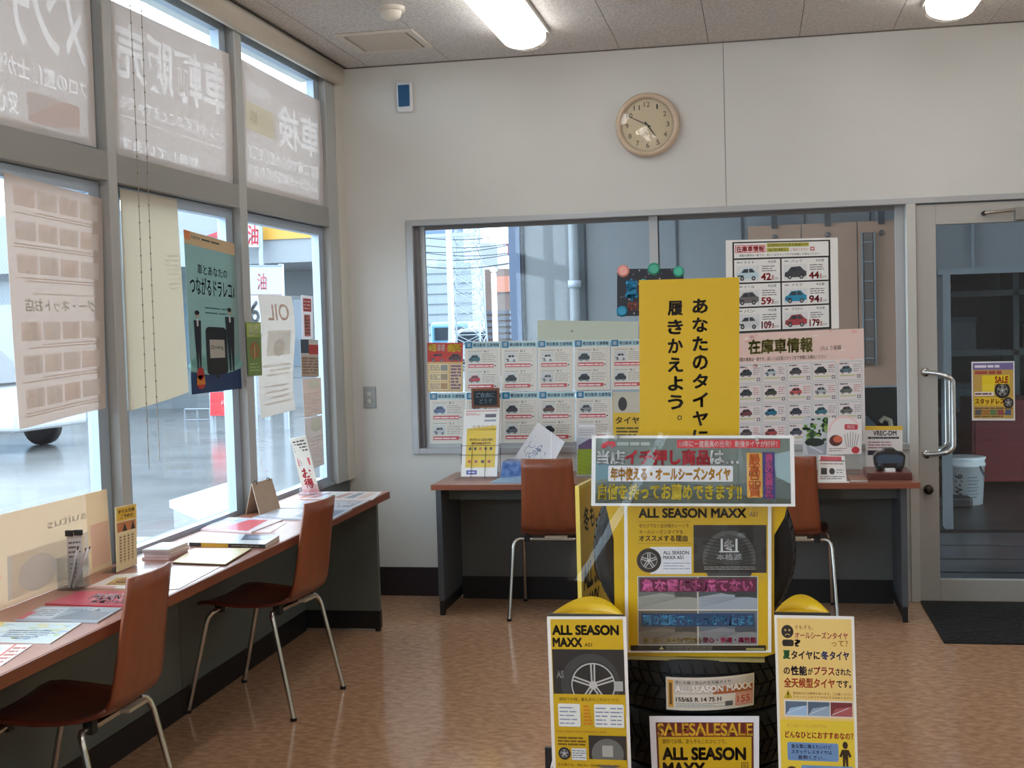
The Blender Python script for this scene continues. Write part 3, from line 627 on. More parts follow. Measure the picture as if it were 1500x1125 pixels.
MB().box(a.x, 73.9, onY(715, 376, 74).z, b.x, 74, onY(715, 358, 74).z, mat((140, 40, 46), .4)).build('red_panel', t, t.location)
t = thing('steel_pylon', 'grey lattice steel pylon among overhead wires beyond the back window', 'pylon', (onY(683, 400, 36).x, 36, GZ)); o = t.location
PY = mat((150, 160, 168), .5, .3); topz = onY(683, 300, 36).z+2; hw0 = .5; m = MB(); nseg = 16
cors = lambda k: [(o.x+sx*(hw0-.25*k/nseg), 36+sy*(hw0-.25*k/nseg), GZ+(topz-GZ)*k/nseg) for sx, sy in ((-1, -1), (1, -1), (1, 1), (-1, 1))]
for q in range(4): m.tube([cors(0)[q], cors(nseg)[q]], .03, PY, 5)
m.build('corner_posts', t, o); m = MB()
for k in range(nseg):
    A, B = cors(k), cors(k+1)
    for q in range(4): m.tube([A[q], B[(q+1) % 4]], .014, PY, 4).tube([A[(q+1) % 4], B[q]], .014, PY, 4).tube([A[q], A[(q+1) % 4]], .014, PY, 4)
m.build('lattice', t, o, kind='stuff')
t = thing('utility_pole', 'grey concrete utility pole with cross arms left of the pylon', 'pole', (onY(659, 400, 30).x, 30, GZ)); o = t.location
MB().tube([o, (o.x, 30, 9)], .075, mat((176, 180, 182), .6), 10).build('shaft', t, o)
for zz in (3.6, 4.2): MB().box(o.x-.7, 29.95, zz, o.x+.7, 30.05, zz+.08, PY).build('cross_arm', t, o)
for k in range(7):
    yp = 346+k*7; A, B = onY(600, yp+(k % 3)*4, 31), onY(760, yp-4+(k % 2)*6, 31)
    pts = [A.lerp(B, u/8)+Vector((0, 0, -.12*math.sin(PI*u/8))) for u in range(9)]
    MB().tube([(-14, 31, pts[0].z+.15)]+pts, .014, mat((60, 66, 74), .6), 4).build('power_cable', org=A, label=['lowest','second lowest','third lowest','middle','third highest','second highest','topmost'][6-k]+' of the dark overhead cables crossing the view beyond the back window', cat='cable', group='overhead cables')
t = thing('flag_pole', 'slim white pole in front of the shop beyond the window', 'pole', (onY(723, 400, 28).x, 28, GZ)); o = t.location
MB().tube([o, (o.x, 28, onY(723, 400, 28).z)], .06, WHITE, 8).build('shaft', t, o); MB().lathe([(0, .0), (.09, .05), (.06, .12), (0, .14)], (o.x, 28, onY(723, 400, 28).z), WHITE).build('cap', t, o)

# ================================================================== WORKSHOP YARD behind the back wall
WY = 9.0
YW = mat((118, 121, 124), .6, amt=.05, scale=2); YD = mat((60, 66, 76), .6)
ox = 1.225; lz = onY(1378, 403, WY).z
m = MB().box(-1.742, WY, GZ, -.02, WY+.1, 4.2, YW).box(-.02, WY, lz+.02 if 0 else 1.0, ox, WY+.1, 4.2, YW).box(ox, WY, lz, 5, WY+.1, 4.2, YW)
m.build('wall_yard', kind='structure')
MB().box(-1.742, WY-.03, GZ, -1.66, WY, 4.2, mat((92, 106, 130), .5)).box(-1.655, WY-.02, GZ, -1.635, WY, 4.2, mat((20, 26, 40), .5)).build('trim_22', kind='structure')
m = MB()
for px in (858, 955, 992, 1088, 1180, 1276): x = onY(px, 400, WY).x; m.box(x-.006, WY-.012, GZ if x < -.05 else 1.75, x+.006, WY, 4.2, YD)
m.build('trim_23', kind='structure')
m = MB(); LT = mat((120, 126, 130), .5, .1); m.box(ox-.03, WY-.04, lz, 3.5, WY+.1, lz+.04, LT).box(ox, WY-.04, GZ, ox+.05, WY+.1, lz, LT).build('door_2', kind='structure')
MB().box(onY(1424, 360, WY).x-.01, WY-.03, lz+.04, onY(1424, 360, WY).x+.01, WY, 4.2, LT).build('trim_24', kind='structure')
t = thing('drain_pipe', 'light grey vertical drain pipe on the blue yard wall', 'pipe', (onY(843, 400, WY).x, WY-.06, GZ)); o = t.location
MB().tube([o, (o.x, o.y, 4.2)], .038, mat((136, 142, 146), .4), 14).build('tube', t, o)
for zz in (1.2, 2.0, 2.9): MB().lathe([(.044, 0), (.048, .0), (.048, .05), (.044, .05)], (o.x, o.y, zz-.3), mat((170, 180, 190), .4)).box(o.x-.03, o.y, zz-.28, o.x+.03, WY, zz-.26, LT).build('bracket', t, o)
# hanging tan sliding door
BR = mat((158, 124, 102), .6, amt=.06, scale=2)
t = thing('sliding_door', 'tan panelled hanging shutter on brackets over the dark opening', 'shutter', ((-.057+1.3)/2, WY-.1, .95)); o = t.location
xs = [-.057, onY(1174, 400, WY).x, onY(1255, 400, WY).x, 1.05]
ztop = 2.075
for a, b in zip(xs[:-1], xs[1:]): MB().box(a+.003, WY-.1, .965, b-.003, WY-.05, ztop, BR).build('panel', t, o)
for px in (1134, 1211, 1289):
    x = onY(px, 320, WY).x; MB().box(x-.02, WY-.12, ztop-.02, x+.02, WY-.05, ztop+.1, mat((50, 50, 54), .5)).build('bracket', t, o)
    MB().lathe([(0, -.01), (.02, -.01), (.02, 0)], (x, WY-.1, ztop-.08), mat((90, 80, 76), .5), 'y', 12).build('bolt', t, o)
x = onY(1270, 400, WY).x
m = MB().box(x-.03, WY-.125, 1.12, x+.03, WY-.1, 2.0, mat((92, 80, 74), .5)); 
for k in range(7): m.box(x-.045, WY-.135, 1.15+k*.13, x+.045, WY-.12, 1.158+k*.13, LT)
m.box(x-.045, WY-.13, 1.1, x-.035, WY-.1, 2.0, LT).box(x+.035, WY-.13, 1.1, x+.045, WY-.1, 2.0, LT).build('slotted_rail', t, o)
MB().box(-.06, WY-.11, .955, 1.06, WY-.04, .967, LT).build('bottom_rail', t, o)
# dark workshop room behind the opening
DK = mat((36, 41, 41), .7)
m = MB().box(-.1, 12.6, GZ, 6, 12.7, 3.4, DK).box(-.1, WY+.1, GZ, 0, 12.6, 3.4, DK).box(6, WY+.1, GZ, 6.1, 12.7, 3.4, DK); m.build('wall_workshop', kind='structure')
MB().box(-.1, WY+.1, 3.3, 6.1, 12.7, 3.4, DK).box(-1.55, BY+.13, 3.15, 6.5, WY, 3.25, mat((150, 150, 150), .7)).build('ceiling_workshop_added_roof', kind='structure')  # second slab: unseen roof added over the yard to cut the skylight
MB().box(-.2, BY+.12, GZ, 6.5, 12.6, -.02, mat((56, 59, 59), .4, amt=.25, scale=3)).box(-5, BY+.12, GZ, -.2, WY, -.1, mat((120, 126, 130), .4)).build('floor_workshop', kind='structure')  # shade before the door is put into the first slab's dark colour
t = thing('steel_shelving', 'grey steel shelving frame in the dark workshop behind the glass door', 'shelving', (2.1, 12.2, -.02)); o = t.location
SG = mat((74, 84, 84), .5, .1)
for xx in (1.5, 2.22, 3.0): MB().box(xx, 11.9, -.02, xx+.05, 12.5, 2.1, SG).build('upright', t, o)
for zz in (.55, 1.05, 1.58): MB().box(1.5, 11.9, zz, 3.05, 12.5, zz+.05, SG).build('shelf', t, o)
for k, (xx, zz, ww, hh, cc) in enumerate(((1.62, 1.1, .3, .3, (70, 76, 84)), (2.4, 1.1, .35, .22, (84, 70, 60)), (1.7, .6, .4, .2, (60, 84, 90)), (2.5, .6, .3, .28, (90, 90, 88)))):
    m = MB().box(xx, 12, zz, xx+ww, 12.4, zz+hh, mat(cc, .6)).box(xx-.01, 11.99, zz+hh-.05, xx+ww+.01, 12.41, zz+hh, mat(tuple(int(c*.8) for c in cc), .6))
    m.build('storage_box', org=(xx+ww/2, 12.2, zz), label=['slate storage box on the top shelf of the dark workshop, left', 'brown storage box on the top shelf of the dark workshop, right', 'teal storage box on the lower workshop shelf, left', 'grey storage box on the lower workshop shelf, right'][k], cat='box')
a = onY(1424, 712, 10.9)
t = thing('tool_cabinet', 'dark red metal tool cabinet in the dark workshop behind the door poster', 'cabinet', (2.3, 11.2, -.02)); o = t.location
RD = mat((120, 36, 38), .45)
xa = onY(1424, 700, 10.9).x; MB().box(xa, 10.9, .05, xa+1.1, 11.5, .72, RD).build('body', t, o, bevel=.01)
for k in range(4): 
    d = MB().box(xa+.03, 10.885, .1+k*.15, xa+1.07, 10.9, .235+k*.15, mat((112, 32, 34), .4)).build('drawer', t, o); MB().box(xa+.3, 10.87, .19+k*.15, xa+.8, 10.885, .205+k*.15, LT).build('handle', d, (0, 0, 0)).location
for sx in (.1, 1.0): MB().lathe([(0, -.02), (.035, -.02), (.035, .02), (0, .02)], (xa+sx, 11.1, .015), BLK, 'x', 12).build('castor', t, o)
t = thing('red_hose', 'small red air tool hanging in the workshop doorway corner', 'tool', onY(1386, 418, 9.3)); o = t.location
MB().tube([o+Vector((0, 0, .06)), o, o-Vector((0, 0, .1))], [.02, .035, .02], mat((190, 40, 50), .4), 10).build('grip', t, o); MB().tube([o-Vector((0, 0, .1)), o-Vector((.0, 0, .9))], .008, mat((190, 195, 200), .4), 6).build('line', t, o)
MB().tube([o+Vector((0, 0, .05)), Vector((o.x, o.y, 3.3))], .006, BLK, 5).build('hanger', t, o)
# buckets
def bucket(label, px, py0, py1, wpx, col, text=None):
    b = onZ(px, py1, -.02); h = onY(px, py0, b.y).z+.02; r = wpx/2*b.y/F_PX*1.0
    t = thing('plastic_bucket', label, 'bucket', b); o = t.location
    m = MB().lathe([(0, 0), (r*.9, 0), (r, h*.8), (r*1.05, h*.8), (r*1.05, h*.86), (r, h*.86), (r*1.02, h*.97)], o, mat(col, .35), 'z', 36).build('body', t, o)
    MB().lathe([(r*1.06, h*.95), (r*1.07, h*.99), (r*.9, h), (0, h*.99)], o, mat(tuple(min(255, c+10) for c in col), .35), 'z', 36).build('lid', t, o)
    m = MB(); pts = [(o.x+r*1.08*math.cos(a), o.y-r*.2-.02*math.sin(a), o.z+h*.83-h*.35*math.sin(a)) for a in [k*PI/12 for k in range(13)]]
    MB().tube([(o.x+r*1.06*math.cos(a*.5-.9), o.y+r*1.06*math.sin(a*.5-.9), o.z+h*.83-h*.3*math.sin(a)) for a in [k*PI/12 for k in range(13)]], .006, CHROME, 6).build('handle', t, o)
    if text:
        m = MB()
        for (sx, s_, u0, u1, col2, sz) in ((0, text, .08, .66, (30, 34, 40), .05),):
            vs_, fs, bb = glyphs(s_, .02); W_, H_ = bb[2]-bb[0], bb[3]-bb[1]; pv = []
            for v in vs_:
                zz = h*(u0+(u1-u0)*(v[0]-bb[0])/W_); an = -PI/2-.55+(.42)*(1-(v[1]-bb[1])/H_)-.1
                rr = r*(.9+.1*zz/(h*.8))+.002; pv.append((o.x+rr*math.cos(an), o.y+rr*math.sin(an), o.z+zz))
            m.add(pv, fs, mat(col2, .5))
        for k in range(7):
            zz = h*(.16+.07*k); rr = r*(.9+.1*zz/(h*.8))+.002; a0, a1 = -PI/2+.0, -PI/2+.55+.1*(k % 2)
            vs_ = [(o.x+rr*math.cos(a0+(a1-a0)*j/4), o.y+rr*math.sin(a0+(a1-a0)*j/4), o.z+zz+dz) for j in range(5) for dz in (0, .006)]
            m.add(vs_, [(2*j, 2*j+2, 2*j+3, 2*j+1) for j in range(4)], mat((60, 90, 100), .5))
        m.build('lettering', t, o)
    return t
bucket('white lidded plastic bucket with black lettering on the workshop floor', 1413, 668, 737, 54, (214, 222, 222), '0W-16')
bucket('dull grey bucket half hidden behind the door frame', 1364, 672, 734, 30, (150, 140, 128))
p = onZ(1398, 742, -.02); MB().box(p.x-.16, p.y-.1, -.02, p.x+.12, p.y+.1, .06, mat((36, 40, 44), .5)).build('floor_block', org=(p.x, p.y, -.02), bevel=.02, label='small black block on the workshop floor before the buckets', cat='block')
t = thing('floor_lift', 'grey steel floor lift plates set in the workshop floor', 'lift', (1.4, 8.0, -.02)); o = t.location
LT2 = 0
for k, (ya, yb_) in enumerate(((7.0, 7.35), (7.4, 7.75), (7.8, 8.2), (8.25, 8.7))): MB().box(.9, ya, -.02, 2.1-.0*k, yb_, .0, mat((92, 96, 98), .3, .4, amt=.2, scale=4)).build('plate', t, o, bevel=.003)
MB().box(2.1, 6.95, -.02, 2.14, 8.75, .015, BLK).box(.9, 8.7, -.02, 2.14, 8.74, .015, BLK).build('edge_strip', t, o)
# pale things standing behind the window, low
t = thing('yard_tank', 'cream lidded tank outside, seen behind the desk end', 'tank', (onY(1335, 700, 7.1).x, 7.1, -.02)); o = t.location
zt = onY(1335, 660, 7.1).z
MB().box(o.x-.1, 7.0, -.02, o.x+.03, 7.2, zt-.03, mat((190, 182, 160), .6)).build('body', t, o, bevel=.01); MB().box(o.x-.12, 6.98, zt-.03, o.x+.05, 7.22, zt, mat((176, 186, 178), .5)).build('lid', t, o, bevel=.01)
t = thing('work_hose', 'pale curved hose end standing in the dark opening', 'hose', onY(1302, 640, 9.5)); o = t.location
MB().tube([(o.x+.02, 9.5, -.02), (o.x+.02, 9.5, .62), (o.x+.01, 9.5, .68), (o.x-.03, 9.5, .7), (o.x-.06, 9.5, .67)], .018, mat((170, 160, 130), .5), 8).build('pipe', t, o)
MB().lathe([(0, 0), (.14, 0), (.14, .62), (.1, .66), (.05, .72), (0, .72)], (o.x-.18, 9.7, -.02), mat((80, 92, 100), .4)).build('gas_cylinder', org=(o.x-.18, 9.7, -.02), label='dark grey cylinder standing in the dark opening behind the window', cat='cylinder')

# ================================================================== PRINTS ON THE BACK WINDOW (inside face of the glass)
GY = BY+.038                                  # face of the sashes
def wquad(x0, y0, x1, y1, Yv=GY, dy=0): return [onY(x0, y0, Yv), onY(x1, y0-dy, Yv), onY(x0, y1, Yv), onY(x1, y1-dy, Yv)]
def flat(q, k=0):                              # push a quad k mm towards the room
    return [Vector((p.x, p.y-k/1000, p.z)) for p in q]
CARS = [((60, 110, 120), (190, 60, 66)), ((222, 222, 220), (40, 44, 50)), ((228, 228, 226), (198, 200, 202)), ((50, 60, 72), (36, 38, 44)), ((215, 218, 220), (46, 50, 58)), ((84, 100, 150), (196, 200, 204)), ((200, 202, 204), (60, 64, 70)), ((58, 62, 70), (96, 100, 110)), ((96, 60, 60), (40, 42, 46)), ((140, 144, 148), (60, 90, 100))]
def car_sheet(k):
    s = Sheet(100, 140, (226, 222, 212), .3, coat=.3)
    s.rect(0, 2, 100, 18, (176, 214, 222), 1).rrect(1, 1, 21, 19, 2, (20, 120, 160), 2).text('車', 5, 4, 17, 16, (230, 244, 250), 3, .02).text('軽自動車 在庫情報', 24, 5, 96, 15, (30, 60, 90), 2, .03)
    for r_ in (0, 1):
        y = 24+r_*57
        s.frame(8, y, 92, y+52, .8, (196, 190, 180), 1).line(10, y+4, 48, y+4, 1, (70, 60, 60), 1).text(['N', 'B', 'S', 'R'][(k+r_) % 4]+'-1', 54, y+1, 66, y+7, (50, 46, 46), 1)
        s.rect(10, y+8, 44, y+36, (206, 210, 208), 1).car(11, y+12, 43, y+34, CARS[k % 10][r_], 2)
        s.lines(48, y+9, 88, y+34, 5, (150, 140, 136), 1, .3, 8).rect(10, y+39, 82, y+49, (196, 78, 84), 1).lines(12, y+41, 80, y+48, 1, (248, 230, 228), 2, .5, 9).ell(86, y+44, 2, 2.2, (50, 40, 44), 1, 10)
    return s
names = ['second', 'third', 'fourth', 'fifth', 'sixth']
cols = [681, 734.5, 788, 841.5, 895]
desc = {0: 'green van over red car', 1: 'white wagon over black car', 2: 'white van over silver van', 3: 'two dark hatchbacks', 4: 'white minivan over dark car', 5: 'blue van over silver car', 6: 'silver over grey car', 7: 'dark grey car above a grey one', 8: 'maroon car over black car', 9: 'grey car above a teal car'}
k = 0
for i, x in enumerate(cols):
    q = wquad(x, 500.5-i*.8, x+52, 574-i*.8, dy=.7)
    car_sheet(k).build('car_leaflet', q, 'car price leaflet in top row on back window, %s' % desc[k], 'leaflet', 'used car leaflets on the back window'); k += 1
for x in (629.5, 683, 735.5, 789.5, 844):
    q = wquad(x, 575.5-(x-629)*.012, x+53, 650-(x-629)*.012, dy=.6)
    car_sheet(k).build('car_leaflet', q, 'car price leaflet in bottom row on back window, %s' % desc[k], 'leaflet', 'used car leaflets on the back window'); k += 1
s = Sheet(100, 140, (206, 170, 110), .3, coat=.3)
s.rect(0, 0, 100, 55, (190, 60, 50), 1).text('軽', 4, 4, 26, 24, (250, 230, 90), 3, .03, (150, 20, 20)).text('車検', 28, 4, 50, 24, (250, 220, 210), 3, .03, (150, 20, 20)).text('祭', 56, 4, 96, 26, (252, 216, 60), 3, .05, (160, 40, 20)).car(6, 28, 52, 54, (200, 50, 50)).car(60, 30, 96, 53, (90, 60, 60))
for a in range(3):
    s.rect(4, 60+a*26, 60, 83+a*26, (226, 206, 160), 1).lines(7, 63+a*26, 36, 80+a*26, 3, (140, 110, 80), 2, .5).rect(38, 63+a*26, 57, 80+a*26, (130+a*20, 130, 120-a*20), 2)
s.rect(64, 60, 97, 136, (214, 188, 150), 1).lines(66, 62, 95, 134, 8, (120, 90, 110), 2, .6, 8)
s.build('sale_flyer', wquad(626, 502, 678, 574), 'red and yellow sale flyer, top left of the back window', 'flyer')
s = Sheet(150, 34, (196, 206, 190), .4); s.ell(52, 17, 2, 2, (140, 150, 140), 1, 8)
q = wquad(787, 469, 935, 500, dy=-2); s.build('paper_strip', [p+Vector((0, .004, 0)) for p in q], 'pale green paper band behind the top row of car leaflets', 'paper')
s = Sheet(90, 150, (226, 190, 60), .3); s.rect(2, 0, 88, 60, (200, 196, 180), 1).ell(30, 35, 14, 20, (60, 60, 60), 2).text('タイヤ', 8, 72, 82, 92, (50, 50, 40), 2, .03).lines(10, 100, 80, 140, 4, (90, 80, 40), 2, .5, 9)
s.build('yellow_flyer', wquad(898, 574, 940, 650), 'yellow and grey flyer on glass left of the tall yellow sign', 'flyer')
s = Sheet(100, 74, (34, 34, 44), .35)
rnd = random.Random(4)
for _ in range(46): x = rnd.uniform(2, 98); y = rnd.uniform(2, 70); s.ell(x, y, 1.2, 1.2, rnd.choice(((220, 200, 190), (150, 120, 130), (90, 110, 140))), 1, 6)
s.text('来店', 34, 40, 60, 56, (200, 110, 80), 2, .04).text('車', 14, 18, 30, 48, (60, 170, 220), 3, .08, (30, 110, 160), .12).ell(40, 20, 5, 4, (60, 180, 160), 2).text('御礼', 16, 52, 34, 66, (180, 90, 70), 2, .03)
pt = onY(952, 430, GY); s.build('event_poster', flat(wquad(904, 394, 1001, 463, dy=1), 1), 'black sparkly poster behind the top corner of the yellow sign', 'poster')
for (x, y, rx, ry, cc, lb) in ((913, 397, 9, 7, (236, 160, 150), 'pink round sticker on the corner of the black poster'), (958, 394, 9, 7, (60, 160, 130), 'green round sticker on top middle of the black poster'), (994, 398, 8, 7, (60, 170, 140), 'green round sticker on top right of the black poster'), (911, 456, 8, 7, (40, 140, 180), 'blue round sticker at the foot of the black poster')):
    s = Sheet(20, 20, cc, .4)
    ss = Sheet(20, 20, cc, .4); c0 = onY(x, y, GY-.004); rr = rx/F_PX*6.7
    m = MB().lathe([(0, 0), (rr, 0), (rr, .0015), (0, .0015)], (c0.x, c0.y, c0.z), mat(cc, .5), 'y', 20); m.lathe([(0, 0), (rr*.7, 0)], (c0.x, c0.y-.0004, c0.z), mat(tuple(min(255, c+22) for c in cc), .5), 'y', 12)
    m.build('sticker', org=c0, label=lb, cat='sticker', group='round stickers on the black poster')
# framed car stock list (black ruled)
s = Sheet(165, 138, (238, 236, 232), .3, coat=.3)
s.rect(10, 3, 154, 138, (20, 20, 22), 1).rect(12.5, 5, 151.5, 27, (238, 236, 232), 2)
s.rect(14, 8, 59, 19, (250, 236, 234), 3).frame(14, 8, 59, 19, 1, (210, 50, 60), 4).text('在庫車情報', 16, 9.5, 57, 17.6, (205, 50, 60), 4, .05)
s.rect(61, 6, 123, 12, (186, 180, 60), 3).text('お買得な中古車多数展示中', 63, 7, 121, 11, (60, 60, 40), 4, .01).rect(61, 13, 94, 19, (186, 180, 60), 3).text('お気軽に', 64, 14, 92, 18, (60, 60, 40), 4).text('ご来店ください', 96, 14, 122, 18.5, (190, 70, 60), 3).frame(125, 13, 131, 18.6, 1.4, (190, 50, 60), 3)
s.text('掲載の車両は一部です。詳しくはスタッフまでお気軽にお尋ねください', 20, 21.5, 138, 25, (50, 48, 48), 3, .01)
data = [('ライト', '42', '.8', (190, 216, 224)), ('バック', '44', '.8', (60, 62, 66)), ('イール', '59', '.8', (110, 104, 104)), ('アクア', '94', '.8', (20, 140, 180)), ('バン', '109', '.8', (210, 212, 214)), ('プラチナ', '179', '.8', (170, 60, 70))]
for i, (nm, pr1, pr2, cc) in enumerate(data):
    cx, cy = 12.5+(i % 2)*70.3, 29.5+(i//2)*36; s.rect(cx, cy, cx+68, cy+33.6, (236, 235, 232), 2)
    s.text(nm, cx+14, cy+2, cx+30, cy+6.5, (60, 58, 58), 3, .01).lines(cx+4, cy+2, cx+12, cy+6, 1, (150, 150, 150), 3).text('中古車', cx+50, cy+2, cx+62, cy+6, (60, 58, 60), 3)
    s.rect(cx+3, cy+9, cx+37, cy+32, (222, 224, 224), 3).car(cx+4, cy+11, cx+36, cy+31, cc, 4)
    s.lines(cx+41, cy+9, cx+62, cy+19, 3, (120, 118, 118), 3, .4, 8).text(pr1, cx+40, cy+21, cx+54, cy+31, (206, 56, 72), 3, .05).text(pr2, cx+54.5, cy+24, cx+58, cy+31, (206, 56, 72), 3, .03).text('万円', cx+59, cy+27.5, cx+65, cy+31, (120, 70, 70), 3)
s.build('stock_poster', flat([onY(1063, 352, GY), onY(1227, 348, GY), onY(1064, 489, GY), onY(1229, 481, GY)], 3), 'white poster of six priced cars in a black ruled grid', 'poster')
# pink-white big stock poster
s = Sheet(187, 184, (232, 222, 220), .3, coat=.3)
s.rect(0, 0, 187, 44, (236, 206, 196), 1)
rnd = random.Random(9)
for _ in range(26): x = rnd.choice((rnd.uniform(2, 30), rnd.uniform(110, 185))); y = rnd.uniform(2, 55); s.ell(x, y, rnd.uniform(2, 5), rnd.uniform(1.5, 3.5), rnd.choice(((240, 196, 190), (232, 180, 178), (244, 224, 214))), 2, 8)
s.text('在庫車情報', 17, 10, 112, 31, (130, 120, 60), 4, .05, (240, 230, 200), .09).text('(3)より掲載', 124, 23, 154, 31, (120, 90, 90), 3).text('掲載の車両は一部です。詳しくは店頭スタッフまで気軽にお尋ねください', 1, 36, 132, 42, (70, 60, 60), 3, .01)
rnd = random.Random(2)
pal = [(60, 66, 72), (190, 200, 205), (80, 76, 78), (40, 44, 46), (90, 120, 130), (60, 66, 72), (70, 74, 60), (200, 90, 90), (180, 184, 186), (100, 110, 100), (120, 60, 70), (30, 120, 150), (66, 62, 80), (60, 120, 130), (110, 110, 106), (90, 80, 84), (180, 80, 76), (90, 92, 104), (150, 152, 156), (160, 70, 70)]
for j in range(4):
    for i in range(5):
        x, y = 1+i*36.8-6*(0), 47+j*30; c2 = pal[j*5+i]
        s.frame(x, y, x+35, y+28, .7, (170, 190, 190), 2).lines(x+3, y+2, x+16, y+5, 1, (100, 98, 96), 2, .6, 6).car(x+3, y+6, x+21, y+18, c2, 2).lines(x+23, y+4, x+33, y+16, 4, (190, 90, 90) if j % 2 else (120, 120, 130), 2, .3, 5).rect(x+3, y+20, x+26, y+22, (200, 206, 150), 2).frame(x+28, y+20, x+33, y+25, 1.2, (110, 110, 120), 2)
s.lines(6, 170, 150, 180, 2, (190, 130, 130), 2, .3, 8)
s.build('stock_board', flat([onY(1080, 489, GY), onY(1265, 481, GY), onY(1080, 668, GY), onY(1268, 664, GY)], 6), 'large pale pink poster with a grid of twenty small cars', 'poster')
# poster on the door glass
s = Sheet(66, 86, (226, 226, 230), .3)
s.rect(2, 2, 64, 83, (196, 160, 80), 1).rect(2, 2, 64, 12, (120, 110, 160), 2).lines(5, 4, 56, 10, 1, (230, 226, 236), 3, .6, 7).lines(5, 13, 60, 19, 1, (170, 80, 70), 2, .8, 12).rect(16, 20, 58, 33, (236, 208, 40), 2).text('SALE', 36, 22, 56, 31, (210, 60, 50), 3, .05).rect(16, 33, 35, 50, (238, 214, 60), 2).wheel(47, 42, 12, 2).rect(4, 44, 34, 50, (230, 225, 215), 3).lines(5, 45, 33, 49, 1, (110, 60, 60), 4, .6, 8)
s.rect(3, 52, 63, 64, (226, 190, 50), 2).text('スタッドレス', 5, 54, 50, 62, (150, 70, 40), 3, .05).wheel(56, 60, 8, 3).lines(4, 66, 62, 82, 4, (110, 90, 60), 2, .5, 9)
for a in range(5): s.rect(5+a*11.5, 70, 14+a*11.5, 78, [(90, 90, 94), (170, 120, 60), (100, 130, 90), (150, 80, 80), (80, 96, 130)][a], 3)
s.build('door_poster', [onY(1423, 530, BY+.02), onY(1486, 529, BY+.02), onY(1424, 616, BY+.02), onY(1487, 616, BY+.02)], 'yellow and orange sale poster taped to the door glass', 'poster')

# ================================================================== PRINTS ON THE LEFT WINDOWS
TX = -2.198
def lq(a, b, c, d, xx=TX): return [onX(a[0], a[1], xx), onX(b[0], b[1], xx), onX(c[0], c[1], xx), onX(d[0], d[1], xx)]
def ripple(amp, fu, fv, ph=0): return lambda a, b: amp*math.sin(fu*a+ph)*math.sin(fv*b+.5)
def tsheet(W, H, base, amt=.42): 
    s = Sheet(W, H, base, .6, 'trans', amt); s.mir = True; return s
GRD = (240, 238, 238)
s = tsheet(200, 100, (236, 231, 228))
s.cut('メンテナンス', 8, 6, 196, 50, .025).cut('プロの整備士が安心価格の一台', 8, 58, 196, 70, .02).cut('安心', 90, 78, 112, 92, .02)
s.ground(GRD); s.rrect(20, 76, 80, 94, 3, (240, 226, 222), 2).rrect(120, 76, 160, 94, 3, (248, 220, 212), 2).text('Web', 128, 79, 152, 91, (246, 200, 190), 3)
s.build('window_banner', [Vector((TX, 2.99, 2.66)), onX(131, 0, TX), Vector((TX, 2.99, 2.085)), onX(141, 216, TX)], 'grey translucent banner on top pane at the left edge, lettering reversed', 'banner', 'translucent window banners', nu=12, nv=6, bend=ripple(.006, 9, 3))
s = tsheet(180, 110, (236, 231, 228))
s.cut('車輌販売', 6, 12, 176, 54, .02).cut('ローンや保険のことまで何でも', 10, 64, 172, 75, .02).cut('お気軽に御相談ください中古車も', 10, 79, 172, 90, .02).cut('取扱しています', 60, 94, 170, 104, .02); s.ground(GRD)
s.build('window_banner', lq((160, 0), (334, 79), (164, 226), (344, 277)), 'grey translucent banner on the middle top pane, lettering reversed', 'banner', 'translucent window banners', nu=12, nv=6, bend=ripple(.008, 7, 3, 1))
s = tsheet(130, 110, (235, 230, 227))
s.cut('車検', 6, 22, 72, 62, .02).cut('ご予約受付', 80, 16, 122, 26, .01).cut('認証工場で安心の整備を実施', 8, 70, 124, 82, .02).cut('コンピュータ診断も承ります', 8, 86, 122, 97, .02); s.ground(GRD)
s.rect(76, 34, 124, 58, (250, 246, 226), 2).text('お見積り無料', 82, 40, 118, 52, (226, 220, 190), 3)
s.build('window_banner', lq((350, 85), (467, 148), (354, 275), (475, 305)), 'grey translucent banner on the top pane beside the corner, lettering reversed', 'banner', 'translucent window banners', nu=12, nv=6, bend=ripple(.008, 6, 3, 2))
# big pink-grey print, first lower pane
s = tsheet(140, 340, (226, 216, 210))
for j in range(7):
    if j == 3: s.text('グー・ネットお店', 14, 166, 122, 184, (222, 224, 214), 1, .03).lines(12, 156, 110, 162, 1, (238, 232, 224), 1, .4, 10); continue
    y = 14+j*46
    for i in range(4):
        x = 8+i*31; c2 = [(244, 238, 234), (246, 237, 232), (243, 238, 235), (247, 236, 231)][(i+j*3) % 4]
        s.rect(x, y, x+28, y+26, c2, 1)
        s.rect(x+4, y+6, x+12, y+26, (247, 242, 239), 2).ell(x+8, y+6, 3, 4, (247, 242, 239), 2, 8).rect(x+15, y+10, x+25, y+25, (248, 242, 237), 2)
    s.lines(8, y+30, 132, y+38, 2, (218, 204, 192), 1, .4, 12)
s.build('window_print', lq((5, 252), (150, 291), (20, 629), (156, 598)), 'tall pinkish print on first lower pane, photo grid showing through', 'print', nu=8, nv=12, bend=lambda a, b: .01*math.sin(5*a+1)*b+.012*b*b*(1-a)) 
# cream hanging roll paper
s = tsheet(100, 320, (224, 218, 204), .4)
s.lines(4, 90, 30, 150, 8, (244, 240, 230), 1, .3, 5)
s.build('roll_paper', lq((176, 276), (259, 292), (189, 602), (277, 574)), 'plain cream paper sheet hanging behind the blind cords', 'paper', nu=10, nv=10, bend=lambda a, b: .015*math.sin(3.2*a)*b)
